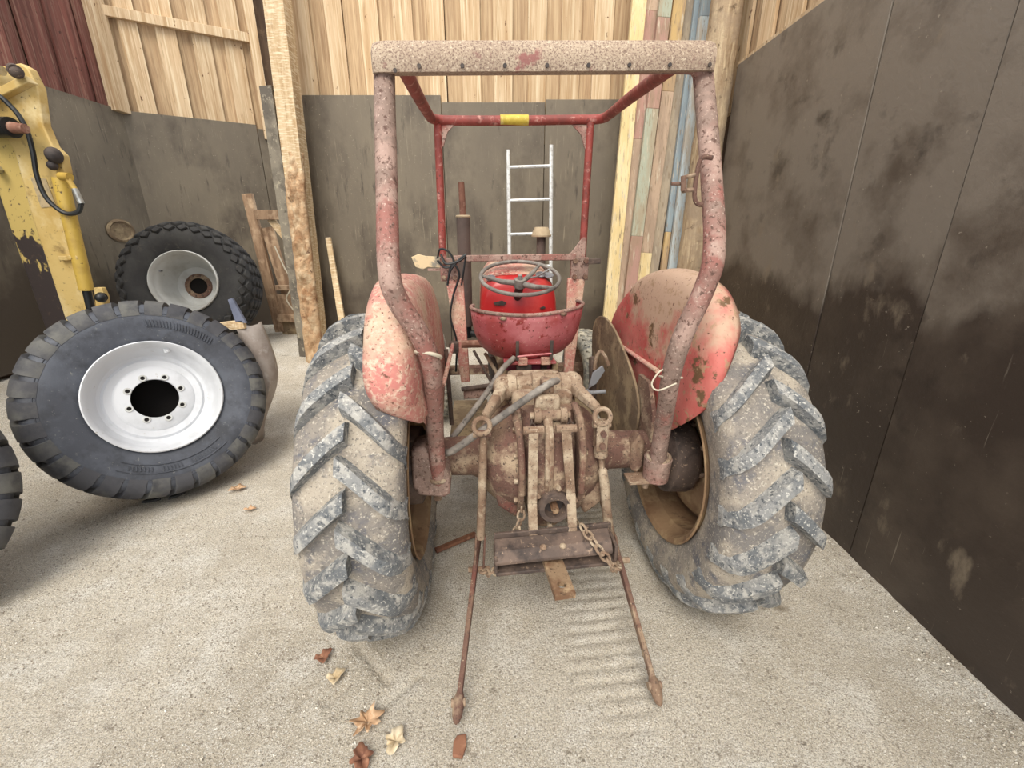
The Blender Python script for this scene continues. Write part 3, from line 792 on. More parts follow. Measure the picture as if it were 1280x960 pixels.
def rear_wheel(side):
    cx = .6865 * side
    prof = [(0, .604), (.06, .602), (.11, .594), (.148, .576), (.165, .545), (.168, .50), (.158, .455), (.148, .415), (.140, .385), (.125, .365)]
    prof = prof + [(-u, r) for u, r in prof[::-1][:-1]]
    ty = tyre_lathe([(u, r) for u, r in prof], 80).build('rear_tyre', 'rear_tyre', T, smooth=60, label='worn rear tyre caked in pale dust')
    ty.location = (cx, 0, .642)
    N = 20
    for s_ in (1, -1):
        m = MB(); secs = []
        K = 9
        for i in range(K):
            t = i / (K - 1)
            u = -.012 + t * .184
            base = .604 - .012 * (u / .11) ** 2 if u < .11 else .592 - (u - .11) * (u - .11) * 14 - (u - .11) * .45
            h = .045 if t < .85 else .045 - (t - .85) * .12
            p = -(.165 * (t ** 1.15)) / .6
            w0, w1 = .040 / .6, .024 / .6
            secs.append([at_wheel(u * s_, base - .012, q) for q in (p - w0,)] + [at_wheel(u * s_, base + h, p - w1), at_wheel(u * s_, base + h + .002, p), at_wheel(u * s_, base + h, p + w1)] + [at_wheel(u * s_, base - .012, p + w0)])
        # tail that runs down the shoulder
        u, p = .168, -.185 / .6
        secs.append([at_wheel(u * s_, .50, p - .04), at_wheel((u + .004) * s_, .53, p - .03), at_wheel((u + .006) * s_, .53, p), at_wheel((u + .004) * s_, .53, p + .03), at_wheel(u * s_, .50, p + .04)])
        m.grid(secs)
        m.f.append((0, 1, 2, 3, 4)); k = (len(secs) - 1) * 5; m.f.append((k + 4, k + 3, k + 2, k + 1, k))
        me = m.mesh('lug', 40)
        # at_wheel has +y forward for angle 0; mirror so that angle runs from the rear upwards
        for v in me.vertices: v.co.y = -v.co.y
        me.flip_normals()
        for i in range(N):
            link_mesh('lug', me, 'rear_lug', ty, rot=(2 * math.pi * (i + (.5 if s_ < 0 else 0)) / N + .12, 0, 0))
    rp = [(-.140, .372), (-.152, .385), (-.156, .378), (-.145, .358), (-.12, .350), (-.10, .346), (-.085, .328), (.06, .322), (.08, .346), (.12, .350), (.150, .384), (.14, .386), (.09, .362), (-.09, .362)]
    rim = MB().lathe([(u * side, r) for u, r in rp], axis=(1, 0, 0), n=72, closed=True).build('rear_rim', 'rim_rust', T, smooth=40)
    rim.location = (cx, 0, .642)
    MB().lathe([(u * side, r) for u, r in ((.055, .325), (.02, .30), (-.02, .26), (-.03, .20), (-.02, .12), (-.02, .05), (.0, .05), (.0, .12), (-.01, .2), (.0, .26), (.04, .30), (.07, .325))], axis=(1, 0, 0), n=56, closed=True).build('wheel_disc', 'rim_rust', rim, smooth=50)
    hub = MB().lathe([(u * side, r) for u, r in ((-.17, .0001), (-.17, .14), (-.155, .165), (-.07, .17), (-.04, .15), (-.02, .10), (-.02, .0001))], axis=(1, 0, 0), n=40).build('brake_drum', 'iron_dark', T, smooth=40)
    hub.location = (cx, 0, .642)
    for i in range(8):
        MB().cyl(at_wheel(-.032 * side, .15, R(45 * i + 10)), at_wheel(-.05 * side, .15, R(45 * i + 10)), .012, n=6).build('wheel_nut', 'iron_rust', rim)
for s_ in (-1, 1): rear_wheel(s_)

# axle and final housing
ax = MB().lathe([(-.60, .06), (-.52, .07), (-.50, .08), (-.32, .085), (-.285, .10), (-.26, .15), (-.22, .19), (-.16, .215), (-.135, .222), (-.135, .0001)], (0, 0, .675), (1, 0, 0), 48)
ax.build('axle_housing', 'iron_rust', T, smooth=40)
ax = MB().lathe([(.60, .06), (.52, .07), (.50, .08), (.28, .085), (.245, .10), (.22, .15), (.18, .19), (.135, .215), (.11, .222), (.11, .0001)], (0, 0, .675), (1, 0, 0), 48)
ax.build('axle_housing', 'iron_rust', T, smooth=40)
m = MB()
rows = []
for i in range(15):                                         # centre housing, a barrel narrowing to the bottom
    t = i / 14
    z = .42 + t * .50
    w = .075 + .05 * ss(0, .45, t) - .012 * ss(.8, 1, t)
    dep = .10 + .15 * math.sin(math.pi * (.12 + .8 * t)) ** .7
    row = []
    for k in range(24):
        a = 2 * math.pi * k / 24
        c_, s2 = math.cos(a), math.sin(a)
        row.append((-.01 + w * math.copysign(abs(c_) ** .6, c_), -dep * math.copysign(abs(s2) ** .8, s2) + (.0), z))
    rows.append(row)
m.grid(rows, True)
m.f.append(tuple(range(24))); m.f.append(tuple(14 * 24 + k for k in range(24)))
hous = m.build('centre_housing', 'iron_rust', T, smooth=50)
for x, rr in ((-.128, .245), (.108, .245)):
    fl = MB().lathe([(-.011, .15), (-.011, rr), (.011, rr), (.011, .15)], (x, 0, .675), (1, 0, 0), 56, closed=True).build('flange', 'iron_rust', T, smooth=40)
    for i in range(14):
        p = 2 * math.pi * i / 14
        sg = -1 if x < 0 else 1
        c0 = V(x, 0, .675) + at_wheel(0, .228, p)
        MB().cyl(c0 + V(.012 * sg, 0, 0), c0 + V(.026 * sg, 0, 0), .010, n=6).build('bolt', 'iron_dusty', fl)
for x in (-.028, -.018):
    pts = cr([(x * 1.0, -.17, .93), (x, -.235, .86), (x, -.252, .74), (x, -.248, .67), (x, -.235, .63)], 5)
    MB().tube(pts, .013, 8).build('rib', 'iron_dusty', hous)
# angular brackets hanging under the bells
for sx in (-1, 1):
    MB().prism([(-.16, .62), (-.23, .60), (-.215, .52), (-.19, .50), (-.14, .46), (-.12, .50), (-.12, .6)], .05, (0.01 if sx > 0 else -.0, -.14, 0), (-sx if sx > 0 else 1, 0, 0)).build('casting_lobe', 'iron_rust', T, bev=.012)

# pto
m = MB().lathe([(-.05, .066), (.0, .066), (.012, .060), (.012, .042), (-.04, .038), (-.05, .036)], (0, -.268, .575), (0, -1, 0), 32, closed=True)
pto = m.build('pto_housing', 'iron_dark', T)
MB().lathe([(-.06, .0001), (-.018, .0001), (-.018, .041), (-.06, .041)], (0, -.258, .575), (0, -1, 0), 24).build('shaft_recess', 'block_dark', pto)
m = MB()
m.cyl((0, -.23, .575), (0, -.290, .572), .012, n=12)
for i in range(6): m.box((.012 * math.cos(R(60 * i)), -.258, .573 + .012 * math.sin(R(60 * i))), (.006, .05, .006))
m.build('splined_shaft', 'drawbar_rust', pto)
MB().cyl((.075, -.22, .49), (.085, -.262, .485), .022, n=8).build('drain_plug', 'iron_rust', T)
for i in range(6):
    a = R(60 * i + 20)
    MB().cyl((.085 * math.cos(a), -.23, .572 + .085 * math.sin(a)), (.085 * math.cos(a), -.268, .572 + .085 * math.sin(a)), .010, n=6).build('bolt', 'iron_dusty', pto)

# drawbar hanger straps, channel and tongue
hang = MB().bar((-.088, -.268, .915), (-.088, -.268, .60), .036, .014, (0, 1, 0)).bar((-.088, -.268, .60), (-.083, -.295, .40), .036, .014, (0, 1, 0)).build('hanger_strap', 'iron_dusty', T, bev=.003)
MB().bar((.030, -.268, .918), (.060, -.268, .64), .036, .014, (0, 1, 0)).bar((.060, -.268, .64), (.075, -.295, .41), .036, .014, (0, 1, 0)).build('hanger_strap', 'iron_dusty', T, bev=.003)
MB().cyl((-.125, -.262, .905), (-.05, -.262, .905), .015, n=10).build('strap_pin', 'iron_dusty', T)
MB().cyl((-.005, -.262, .908), (.07, -.262, .908), .015, n=10).build('strap_pin', 'iron_dusty', T)
def chan(x0, x1, z0, z1):
    m = MB()
    up = [(-.30, .085), (-.335, .08), (-.365, .055), (-.37, .03)]
    for (ya_, za), (yb, zb) in (((-.295, .066), (-.35, .052)), ((-.35, .052), (-.378, .022))):
        m.add([(x0, ya_, z0 + za), (x1, ya_, z1 + za), (x1, yb, z1 + zb), (x0, yb, z0 + zb), (x0, ya_, z0 + za - .014), (x1, ya_, z1 + za - .014), (x1, yb, z1 + zb - .014), (x0, yb, z0 + zb - .014)],
              [(0, 1, 2, 3), (7, 6, 5, 4), (0, 3, 7, 4), (1, 5, 6, 2), (0, 4, 5, 1), (3, 2, 6, 7)])
    return m
ch = chan(-.238, .208, .400, .425).build('drawbar_channel', 'iron_dark', T, smooth=20, bev=.003)
MB().bar((-.236, -.335, .368), (.225, -.335, .388), .09, .014).build('lower_plate', 'iron_dark', ch, bev=.003)
MB().bar((-.236, -.285, .43), (.225, -.285, .452), .014, .11).build('back_plate', 'iron_dark', ch, bev=.003)
MB().box((-.235, -.33, .405), (.012, .09, .07)).build('end_plate', 'iron_dark', ch, bev=.003)
MB().box((.222, -.33, .43), (.012, .09, .07)).build('end_plate', 'iron_dark', ch, bev=.003)
for x in (-.055, .02): MB().ball((x, -.352, .462), (.014, .014, .010)).build('rivet', 'iron_dusty', ch)
# tongue with a real hole
m = MB()
L0, L1, wd, th = -.30, -.525, .037, .024
ring = [(-.022, L1 + .052)]
hole = [(.017 * math.cos(2 * math.pi * k / 16), L1 + .045 + .017 * math.sin(2 * math.pi * k / 16)) for k in range(16)]
sq = []
for k in range(16):
    a = 2 * math.pi * k / 16
    c_, s2 = math.cos(a), math.sin(a)
    q = max(abs(c_), abs(s2))
    sq.append((wd * c_ / q, L1 + .045 + .045 * s2 / q))
for z in (0,):
    top = [[(x, y, .345 + th / 2) for x, y in sq], [(x, y, .345 + th / 2) for x, y in hole], [(x, y, .345 - th / 2) for x, y in hole], [(x, y, .345 - th / 2) for x, y in sq], [(x, y, .345 + th / 2) for x, y in sq]]
    m.grid(top, True)
m.box((0, (L0 + L1 + .09) / 2, .345), (2 * wd, (L0 - L1 - .09), th))
tg = m.build('drawbar_tongue', 'drawbar_rust', T, smooth=20)
tg.rotation_euler = (0, 0, R(5)); tg.location = (-.048, 0, .045)

# lower links with ball ends, lift rods
def lower_link(side, p0, p1):
    p0, p1 = V(p0), V(p1)
    d = (p1 - p0)
    l = MB().bar(p0, p0 + d * .93, .020, .046, (0, 0, 1), .018, .03).build('lower_link', 'iron_rust', T, bev=.004)
    e = p0 + d * .965
    rot = d.to_track_quat('Y', 'Z').to_matrix()
    MB().ball(e, (.020, .052, .022), rot=rot).build('ball_end', 'iron_rust', l)
    MB().cyl(e + V(-.024, .01, .004), e + V(.024, .01, .004), .014, n=12).build('ball', 'iron_dusty', l)
    MB().cyl(p0 + V(-.04, 0, 0), p0 + V(.04, 0, 0), .022, n=12).build('pivot', 'iron_dark', l)
lower_link(-1, (-.25, .2, .47), (-.386, -.665, .045))
lower_link(1, (.285, .2, .465), (.312, -.665, .045))
# left lift rod
lr = MB().tube([(-.266, -.2, .88), (-.272, -.2, .78), (-.28, -.2, .60), (-.29, -.2, .40)], [.012, .016, .017, .018], 12).build('lift_rod', 'iron_dusty', T)
for dx in (-.018, .018):
    MB().bar((-.29 + dx, -.2, .41), (-.301 + dx, -.21, .23), .008, .032, (0, 1, 0)).build('fork', 'iron_rust', lr, bev=.002)
MB().cyl((-.345, -.21, .25), (-.255, -.21, .25), .012, n=10).build('fork_pin', 'iron_dusty', lr)
# right lift rod with levelling turnbuckle
rr = MB().tube([(.19, -.2, .75), (.198, -.2, .70), (.202, -.2, .69), (.215, -.2, .62), (.232, -.2, .50), (.255, -.2, .36)], [.010, .010, .018, .020, .020, .022], 12).build('lift_rod', 'iron_dusty', T)
MB().lathe([(-.025, .012), (-.02, .026), (.0, .028), (.02, .024), (.035, .014)], (.188, -.2, .775), V(-.1, 0, 1), 16).build('levelling_collar', 'iron_dusty', rr)
for dy in (-.022, .022):
    MB().prism([(-.022, -.06), (.022, -.06), (.024, .06), (-.024, .06)], .010, (.183, -.2 + dy, .845)).build('link_plate', 'iron_dusty', rr, bev=.004)
    for zz in (.815, .865):
        MB().cyl((.183, -.2 + dy * 1.1, zz), (.183, -.2 + dy * 1.9, zz), .012, n=8).build('bolt', 'iron_rust', rr)
for dx in (-.02, .02):
    MB().bar((.256 + dx, -.2, .38), (.29 + dx, -.21, .22), .008, .034, (0, 1, 0)).build('fork', 'iron_rust', rr, bev=.002)
MB().cyl((.245, -.21, .25), (.345, -.21, .25), .013, n=10).build('fork_pin', 'iron_dusty', rr)

# hydraulic lift cover, rocker shaft, lift arms
MB().box((-.02, .12, .93), (.25, .34, .08)).build('lift_cover', 'iron_dusty', T, bev=.02)
MB().lathe([(-.165, .0001), (-.165, .052), (-.125, .055), (-.12, .044), (-.06, .047), (-.055, .060), (-.005, .060), (.0, .047), (.06, .05), (.065, .058), (.105, .056), (.11, .0001)], (0, .05, .965), (1, 0, 0), 32).build('rocker_shaft', 'iron_dusty', T, smooth=40)
for x in (-.09, -.03, .03, .07): MB().cyl((x, .18, .965), (x, .18, .985), .014, n=6).build('bolt', 'iron_dusty', T)
for root_, mid, end in (((-.172, .05, .962), (-.21, -.06, .955), (-.262, -.175, .925)), ((.118, .05, .968), (.135, -.06, .965), (.172, -.175, .945))):
    a_, b_, c_ = V(root_), V(mid), V(end)
    arm = MB().bar(a_, b_, .05, .060, w2=.042, h2=.046).bar(b_, c_, .042, .046, w2=.030, h2=.034).ball(a_, (.05, .058, .058)).build('lift_arm', 'iron_dusty', T, smooth=45, bev=.010)
    e = c_ + (c_ - b_).normalized() * .03
    MB().torus(e + V(0, -.01, -.012), (0, -1, .35), .030, .0095, 24, 8).build('arm_eye', 'iron_dusty', arm)
    MB().cyl(e + V(-.034, -.005, -.045), e + V(.034, -.005, -.045), .014, n=10).build('eye_pin', 'iron_rust', arm)
# top link rocker
tl = MB().prism([(-.05, .99), (.042, .99), (.045, .94), (.05, .895), (.03, .88), (-.04, .88), (-.06, .895), (-.055, .94)], .05, (-.012, -.12, 0)).build('top_link_bracket', 'iron_dusty', T, bev=.01)
for x in (-.062, .038):
    MB().lathe([(-.012, .012), (-.012, .030), (.012, .030), (.012, .012)], (x, -.175, .925), (1, 0, 0), 20, closed=True).build('ear', 'iron_dusty', tl)
MB().cyl((-.09, -.175, .925), (.065, -.175, .925), .014, n=12).build('cross_pin', 'iron_dusty', tl)
MB().cyl((-.05, -.175, .925), (.026, -.175, .925), .022, n=14).build('roller', 'iron_rust', tl)
for x in (-.085, .062):
    for i in range(4):
        MB().torus((x + .004 * (i % 2), -.185, .905 - i * .016), ((1, 0, 0), (0, 1, 0))[i % 2], .010, .003, 12, 6).build('pin_chain_link', 'iron_dark', tl)
MB().prism([(-.035, .985), (.02, .985), (.015, 1.045), (-.03, 1.045)], .07, (-.005, -.08, 0)).build('control_block', 'iron_rust', T, bev=.012)
for x, zt in ((.09, .93), (-.145, .9)):
    MB().tube(cr([(x, -.13, zt + .02), (x + .012, -.2, zt - .03), (x + .018, -.24, zt - .15), (x + .02, -.235, .62)], 6), .014, 10).build('side_rib', 'iron_rust', T)

# grey hoses
MB().tube(cr([(.03, -.07, 1.028), (.0, -.11, 1.034), (-.06, -.14, 1.01), (-.17, -.17, .945), (-.29, -.18, .862), (-.385, -.16, .785), (-.425, -.13, .758)], 6), .0145, 12).build('hydraulic_hose', 'hose_grey', T)
MB().tube(cr([(-.10, .38, 1.0), (-.16, .32, .965), (-.24, .22, .885), (-.33, .12, .80), (-.40, .03, .745), (-.43, -.02, .715)], 6), .014, 12).build('hydraulic_hose', 'hose_grey', T)
MB().tube(cr([(-.43, -.03, .71), (-.422, -.09, .72), (-.428, -.125, .752)], 5), .006, 8).build('hose_clip', 'wire_pale', T)

# chains
def chain(pts, r=.020, th=.0052, pitch=.030):
    P = cr(pts, 10)
    out = [P[0]]; acc = 0
    for a_, b_ in zip(P, P[1:]):
        acc += (b_ - a_).length
        if acc >= pitch: out.append(b_); acc = 0
    c_ = empty('chain', P[0]); c_.parent = T
    for i in range(len(out) - 1):
        a_, b_ = out[i], out[i + 1]
        d = (b_ - a_).normalized()
        x, y, _ = frame(d)
        u = x if i % 2 else y
        ctr = (a_ + b_) / 2 - P[0]
        pts_ = []
        for k in range(14):
            t = 2 * math.pi * k / 14
            pts_.append(ctr + d * (pitch * .72 * math.cos(t)) + u * (r * .75 * math.sin(t)))
        MB().tube(pts_, th, 6, closed=True).build('chain_link', 'iron_dusty', c_)
chain([(-.115, -.19, .55), (-.125, -.21, .50), (-.15, -.24, .44), (-.17, -.26, .42)])
chain([(-.23, -.33, .345), (-.26, -.29, .30), (-.295, -.22, .255)])
chain([(.10, -.30, .51), (.14, -.385, .48), (.178, -.41, .435), (.21, -.405, .39), (.245, -.34, .335), (.285, -.235, .265)])

# front blocks under the seat
MB().box((-.02, .62, .72), (.30, .95, .40)).build('gearbox', 'soil_brown', T, bev=.03)
MB().box((-.02, 1.45, .78), (.34, .75, .5)).build('engine_block', 'block_dark', T, bev=.02)
MB().bar((-.66, 1.83, .50), (.66, 1.83, .50), .08, .07).build('front_axle', 'iron_rust', T, bev=.01)
MB().box((-.33, .62, .54), (.22, .75, .02)).build('footboard', 'soil_brown', T, bev=.004)
MB().box((.30, .62, .54), (.22, .75, .02)).build('footboard', 'soil_brown', T, bev=.004)
m = MB()
pl_ = [(.06, .80), (.10, .68), (.24, .59), (.48, .56), (.72, .58), (.85, .8), (.90, 1.0), (.84, 1.10), (.70, 1.14), (.52, 1.12), (.34, 1.05), (.2, .98), (.1, .90)]
m.prism([tuple(q)[:2] for q in cr([(a_, b_, 0) for a_, b_ in pl_], 4, True)], .012, (.435, 0, 0), (0, 1, 0), (0, 0, 1)).build('inner_guard', 'soil_brown', T, bev=.003)

def front_wheel(side):
    cx = .62 * side
    prof = [(0, .355), (.05, .35), (.078, .33), (.085, .29), (.075, .24), (.06, .215)]
    prof = prof + [(-u, r) for u, r in prof[::-1][:-1]]
    w = tyre_lathe(prof, 48).build('front_tyre', 'front_tyre', T, smooth=60)
    w.location = (cx, 1.83, .465); w.rotation_euler = (0, 0, R(6))
    for u in (-.05, 0, .05):
        me = MB().bar(at_wheel(u - .014, .352 - abs(u) * .1, -.03), at_wheel(u + .014, .352 - abs(u) * .1, .03), .016, .022).mesh('tread_rib', 30)
        for i in range(36): link_mesh('tread_rib', me, 'front_tyre', w, rot=(2 * math.pi * (i + u * 8) / 36, 0, 0))
    MB().lathe([(-.06, .215), (-.05, .2), (-.02, .18), (.0, .1), (.0, .0001)], axis=(1, 0, 0), n=32).build('front_rim', 'iron_rust', w)
for s_ in (-1, 1): front_wheel(s_)

# bonnet and cowl
def section(w, h, z0, top_r, y, n=20, cx=-.03):
    out = []
    for k in range(n + 1):
        t = math.pi * k / n
        c_, s2 = math.cos(t), math.sin(t)
        out.append((cx - w * math.copysign(abs(c_) ** top_r, c_), y, z0 + h * abs(s2) ** top_r))
    return out
CS = [section(.205, .285, 1.02, .5, .835), section(.222, .315, 1.02, .48, .855), section(.228, .335, 1.02, .47, .89), section(.228, .36, 1.02, .48, .95), section(.226, .39, 1.02, .5, 1.05), section(.222, .405, 1.02, .5, 1.2)]
m = MB(); m.grid(CS); m.f.append(tuple(range(len(CS[0]))))
cowl = m.build('fuel_tank_cowl', 'red_gloss', T, smooth=60)
m = MB(); m.grid([section(.218, .40, 1.015, .5, y) if y < 1.9 else section(.19, .33, 1.0, .55, y) for y in (1.19, 1.4, 1.6, 1.95)])
m.build('bonnet', 'pink_dusty', T, smooth=60)
m = MB(); m.grid([[V(p) + V(0, 0, .003) for p in q[4:17]] for q in CS[2:]])
m.build('dusty_top_panel', 'pink_dusty', T, smooth=60)
MB().lathe([(0, .035), (.012, .034), (.016, .026), (.016, .0001)], (-.10, 1.06, 1.408), (0, 0, 1), 24).build('fuel_cap', 'iron_dark', cowl)
for x, zz in ((-.19, 1.335), (.10, 1.352), (.145, 1.348)):
    gg = MB().lathe([(0, .028), (.008, .03), (.012, .024), (.010, .0001)], (x, .89, zz), (0, -.5, 1), 20).build('gauge', 'metal_dull', cowl)
MB().prism([(-.18, 1.205), (-.13, 1.218), (-.105, 1.205), (-.12, 1.19), (-.17, 1.192)], .012, (0, .832, 0)).build('chipped_opening', 'block_dark', cowl)
MB().prism([(.09, 1.172), (.115, 1.182), (.125, 1.172), (.10, 1.165)], .012, (0, .832, 0)).build('chipped_opening', 'block_dark', cowl)

# steering wheel
sc_ = V(-.04, .70, 1.36); tilt = R(19)
nrm = V(0, -math.sin(tilt), math.cos(tilt))
sx_, sy_ = V(1, 0, 0), nrm.cross(V(1, 0, 0))
sw = MB().torus(sc_, nrm, .212, .0105, 56, 10).build('steering_wheel', 'wheel_plastic', T)
for a_ in (174, 52, -38):
    d = sx_ * math.cos(R(a_)) + sy_ * math.sin(R(a_))
    MB().tube([sc_ - nrm * .035 + d * .02, sc_ - nrm * .03 + d * .1, sc_ + d * .21], [.016, .014, .008], 10).build('spoke', 'wheel_plastic', sw)
MB().cyl(sc_ - nrm * .055, sc_ - nrm * .012, .034, .03, 20).build('hub', 'wheel_plastic', sw)
MB().cyl(sc_ - nrm * .012, sc_ + nrm * .012, .016, .012, 12).build('hub_nut', 'metal_bright', sw)
MB().tube([sc_ - nrm * .05, sc_ - nrm * .05 + V(0, .2, -.12)], .024, 14).build('steering_column', 'block_dark', T)
MB().tube([(.0, .80, 1.34), (.06, .74, 1.36), (.125, .72, 1.40)], .005, 8).build('throttle_lever', 'metal_bright', T)

# seat
m = MB(); rows = []
prof = [(1.0, 1.245, .0), (.985, 1.19, .01), (.95, 1.12, .02), (.86, 1.05, .03), (.70, 1.0, .04), (.52, .975, .05), (.25, .97, .08)]
for s_, z, dy in prof:
    row = []
    for k in range(33):
        a_ = R(-108 + 216 * k / 32)
        x = -.022 + .285 * s_ * math.sin(a_)
        y = .52 - .21 * s_ * math.cos(a_) + dy
        lift = .0 if z < 1.2 else -.016 * (1 - abs(math.sin(a_)) ** 1.5)
        row.append((x, y, z + lift - .006 + .008 * (x + .03) / .28))
    rows.append(row)
m.grid(rows)
seat = m.build('seat', 'seat_paint', T, smooth=70, solid=.006, label='dented pink-red metal bucket seat')
MB().tube(rows[0], .009, 8).build('rolled_rim', 'tube_rust', seat)
MB().box((-.02, .55, .972), (.26, .36, .014)).build('seat_pan', 'seat_paint', seat, bev=.004)
for x in (-.09, .075):
    MB().bar((x, .327, 1.0), (x, .317, 1.10), .016, .008, (0, 1, 0)).build('slot', 'block_dark', seat, bev=.002)
    MB().box((x + (.03 if x < 0 else -.02), .365, .985), (.048, .03, .035)).build('mounting_clip', 'pink_dusty', seat, bev=.004)
MB().tube([(-.09, .322, 1.022), (0, .318, 1.030), (.075, .322, 1.034)], .005, 6).build('welded_seam', 'seat_paint', seat)
for x, z, in ((-.155, 1.205), (.13, 1.222)):
    MB().ball((x, .335, z), (.018, .012, .010)).build('bolt', 'iron_rust', seat)
MB().box((-.02, .50, .925), (.24, .14, .06)).build('seat_support', 'purple_paint', T, bev=.015)
MB().box((-.05, .40, .93), (.075, .06, .09)).build('seat_spring', 'block_dark', T, bev=.01)
MB().box((.055, .43, .93), (.03, .06, .1)).build('seat_spring', 'block_dark', T, bev=.006)
MB().box((.02, .36, .925), (.09, .02, .022)).build('tail_light', 'orange_light', T, bev=.004)
MB().box((.11, .42, .92), (.03, .05, .09)).build('seat_spring', 'soil_brown', T, bev=.006)

# levers and pipes at the left foot side
for nm, a_, b_, r_, mt in (('clutch_rod', (-.30, .62, .98), (-.16, .55, .72), .008, 'iron_dark'), ('clutch_rod', (-.24, .6, .97), (-.10, .5, .74), .010, 'iron_dusty'), ('foot_pedal', (-.20, .6, .95), (-.12, .6, .72), .012, 'iron_dark'),
                           ('cross_pipe', (-.37, .75, .985), (-.20, .75, .985), .022, 'pipe_rust'), ('step_bar', (-.37, .5, .80), (-.20, .5, .82), .012, 'iron_dark'), ('upright_rod', (-.44, .5, 1.02), (-.43, .5, .6), .012, 'iron_dark')):
    MB().tube([a_, b_], r_, 10).build(nm, mt, T)
MB().box((-.30, .52, .77), (.12, .02, .06)).build('foot_rest', 'tube_rust', T, bev=.004)
br = MB().box((-.405, .62, 1.0), (.05, .05, .06)).build('fender_clip', 'iron_dark', T, bev=.006)
MB().tube([(-.44, .2, .93), (-.41, .6, 1.02)], .010, 8).build('fender_stay', 'pink_dusty', T)

# brake latch on the right
bk = MB().prism([(.30, .80), (.345, .83), (.385, .90), (.37, .93), (.32, .89)], .012, (0, .45, 0)).build('brake_latch', 'metal_dull', T, bev=.003)
MB().tube(cr([(.335, .47, .90), (.34, .47, .96), (.36, .47, 1.0), (.385, .45, .97), (.40, .44, .93)], 5), .010, 8).build('latch_hook', 'iron_dusty', bk)
MB().cyl((.30, .43, .785), (.39, .43, .79), .011, n=10).ball((.295, .44, .78), .022).build('latch_pin', 'metal_dull', bk)
MB().tube([(.33, .5, .96), (.345, .5, .72)], .020, 10).build('latch_post', 'iron_dark', bk)

# roll bar
def rb(L, r, n=7): return MB().tube(cr(L, n), r, 16)
left = [(-.451, -.14, .60), (-.447, -.2, .86), (-.437, -.27, 1.038), (-.43, -.35, 1.19), (-.455, -.39, 1.295), (-.505, -.41, 1.395), (-.524, -.41, 1.48), (-.532, -.30, 1.675), (-.541, -.12, 2.02), (-.533, -.12, 2.06), (-.49, -.12, 2.078)]
right = [(.49, -.12, 2.115), (.446, -.12, 2.075), (.460, -.12, 2.04), (.44, -.30, 1.722), (.418, -.41, 1.53), (.404, -.41, 1.425), (.36, -.40, 1.275), (.358, -.36, 1.135), (.406, -.25, .94), (.43, -.19, .80), (.453, -.14, .60)]
right[0] = (.41, -.12, 2.09)
hoop = rb(left + [(-.2, -.12, 2.08), (.2, -.12, 2.088)] + right, .0315).build('roll_bar_hoop', 'tube_rust', T, smooth=60, label='rusty red roll bar hoop')
m = MB(); rows = []
for x, s_ in ((-.568, .55), (-.562, .8), (-.545, .95), (-.52, 1), (-.3, 1), (-.05, 1), (.2, 1), (.43, 1), (.452, .95), (.468, .8), (.474, .55)):
    zc = 2.086 + .03 * (x + .05)
    row = []
    for yy, zz in ((-.165, -.044), (-.172, -.02), (-.17, .01), (-.155, .036), (-.12, .046), (-.08, .036), (-.075, .0), (-.08, -.03), (-.158, -.044)):
        row.append((x, -.12 + (yy + .12) * min(1, s_ + .15), zc + (zz if zz < 0 else zz * s_)))
    rows.append(row)
m.grid(rows, True); m.f.append(tuple(range(9))); m.f.append(tuple(90 + k for k in range(9)))
vis = m.build('roof_rail', 'visor_rust', T, smooth=45, label='wide rust-speckled top rail of the roll bar')
for i in range(8):
    x = -.43 + i * .1255
    MB().cyl((x, -.1705, 2.084 + .03 * (x + .05) - .030), (x, -.1740, 2.084 + .03 * (x + .05) - .030), .006, n=10).build('screw_hole', 'block_dark', vis)
MB().cyl((-.50, -.1705, 2.03), (-.50, -.174, 2.03), .006, n=10).build('screw_hole', 'block_dark', vis)
fr = rb([(-.49, -.10, 2.07), (-.488, .4, 2.10), (-.485, .82, 2.135), (-.475, .91, 2.142), (-.43, .95, 2.145), (-.3, .95, 2.146), (0, .95, 2.152), (.25, .95, 2.16), (.37, .95, 2.163), (.42, .91, 2.162), (.43, .82, 2.16), (.40, .4, 2.13), (.37, -.10, 2.09)], .024, 6).build('front_roof_frame', 'tube_red', T, smooth=60)
MB().cyl((-.125, .95, 2.151), (.025, .95, 2.154), .0255, n=20).build('sticker', 'sticker_yellow', fr)
for x0, x1 in ((-.455, -.462), (.363, .356)):
    fp = MB().tube([(x0, .95, 2.15), (x1, .95, 1.44)], .021, 14).build('front_post', 'tube_red', T)
    sg = 1 if x0 < 0 else -1
    MB().prism([(x0 + .02 * sg, 2.135), (x0 + .10 * sg, 2.135), (x0 + .05 * sg, 2.09), (x0 + .025 * sg, 2.02), (x0 + .015 * sg, 2.02)], .012, (0, .95, 0)).build('gusset', 'tube_rust', fp, bev=.002)
    cx = x1 + (.035 if sg > 0 else -.02)
    bk = MB().box((cx, .93, 1.385), (.105, .03, .13)).build('mount_bracket', 'tube_rust', fp, bev=.004)
    if sg < 0: MB().prism([(cx - .05, 1.44), (cx - .10, 1.445), (cx - .05, 1.48), (cx + .01, 1.56), (cx + .03, 1.56), (cx + .03, 1.44)], .012, (0, .93, 0)).build('gusset', 'tube_rust', bk, bev=.002)
    for dx in (-.032, .032):
        for dz in (-.045, .045):
            MB().cyl((cx + dx, .915, 1.385 + dz), (cx + dx, .895, 1.385 + dz), .014, n=6).build('bolt', 'iron_rust', bk)
MB().bar((-.40, .93, 1.446), (.31, .93, 1.452), .04, .035).build('dash_cross_bar', 'tube_rust', T, bev=.004)
MB().bar((.38, .93, 1.425), (.46, .93, 1.428), .03, .03).build('bracket_stub', 'iron_dark', T, bev=.003)
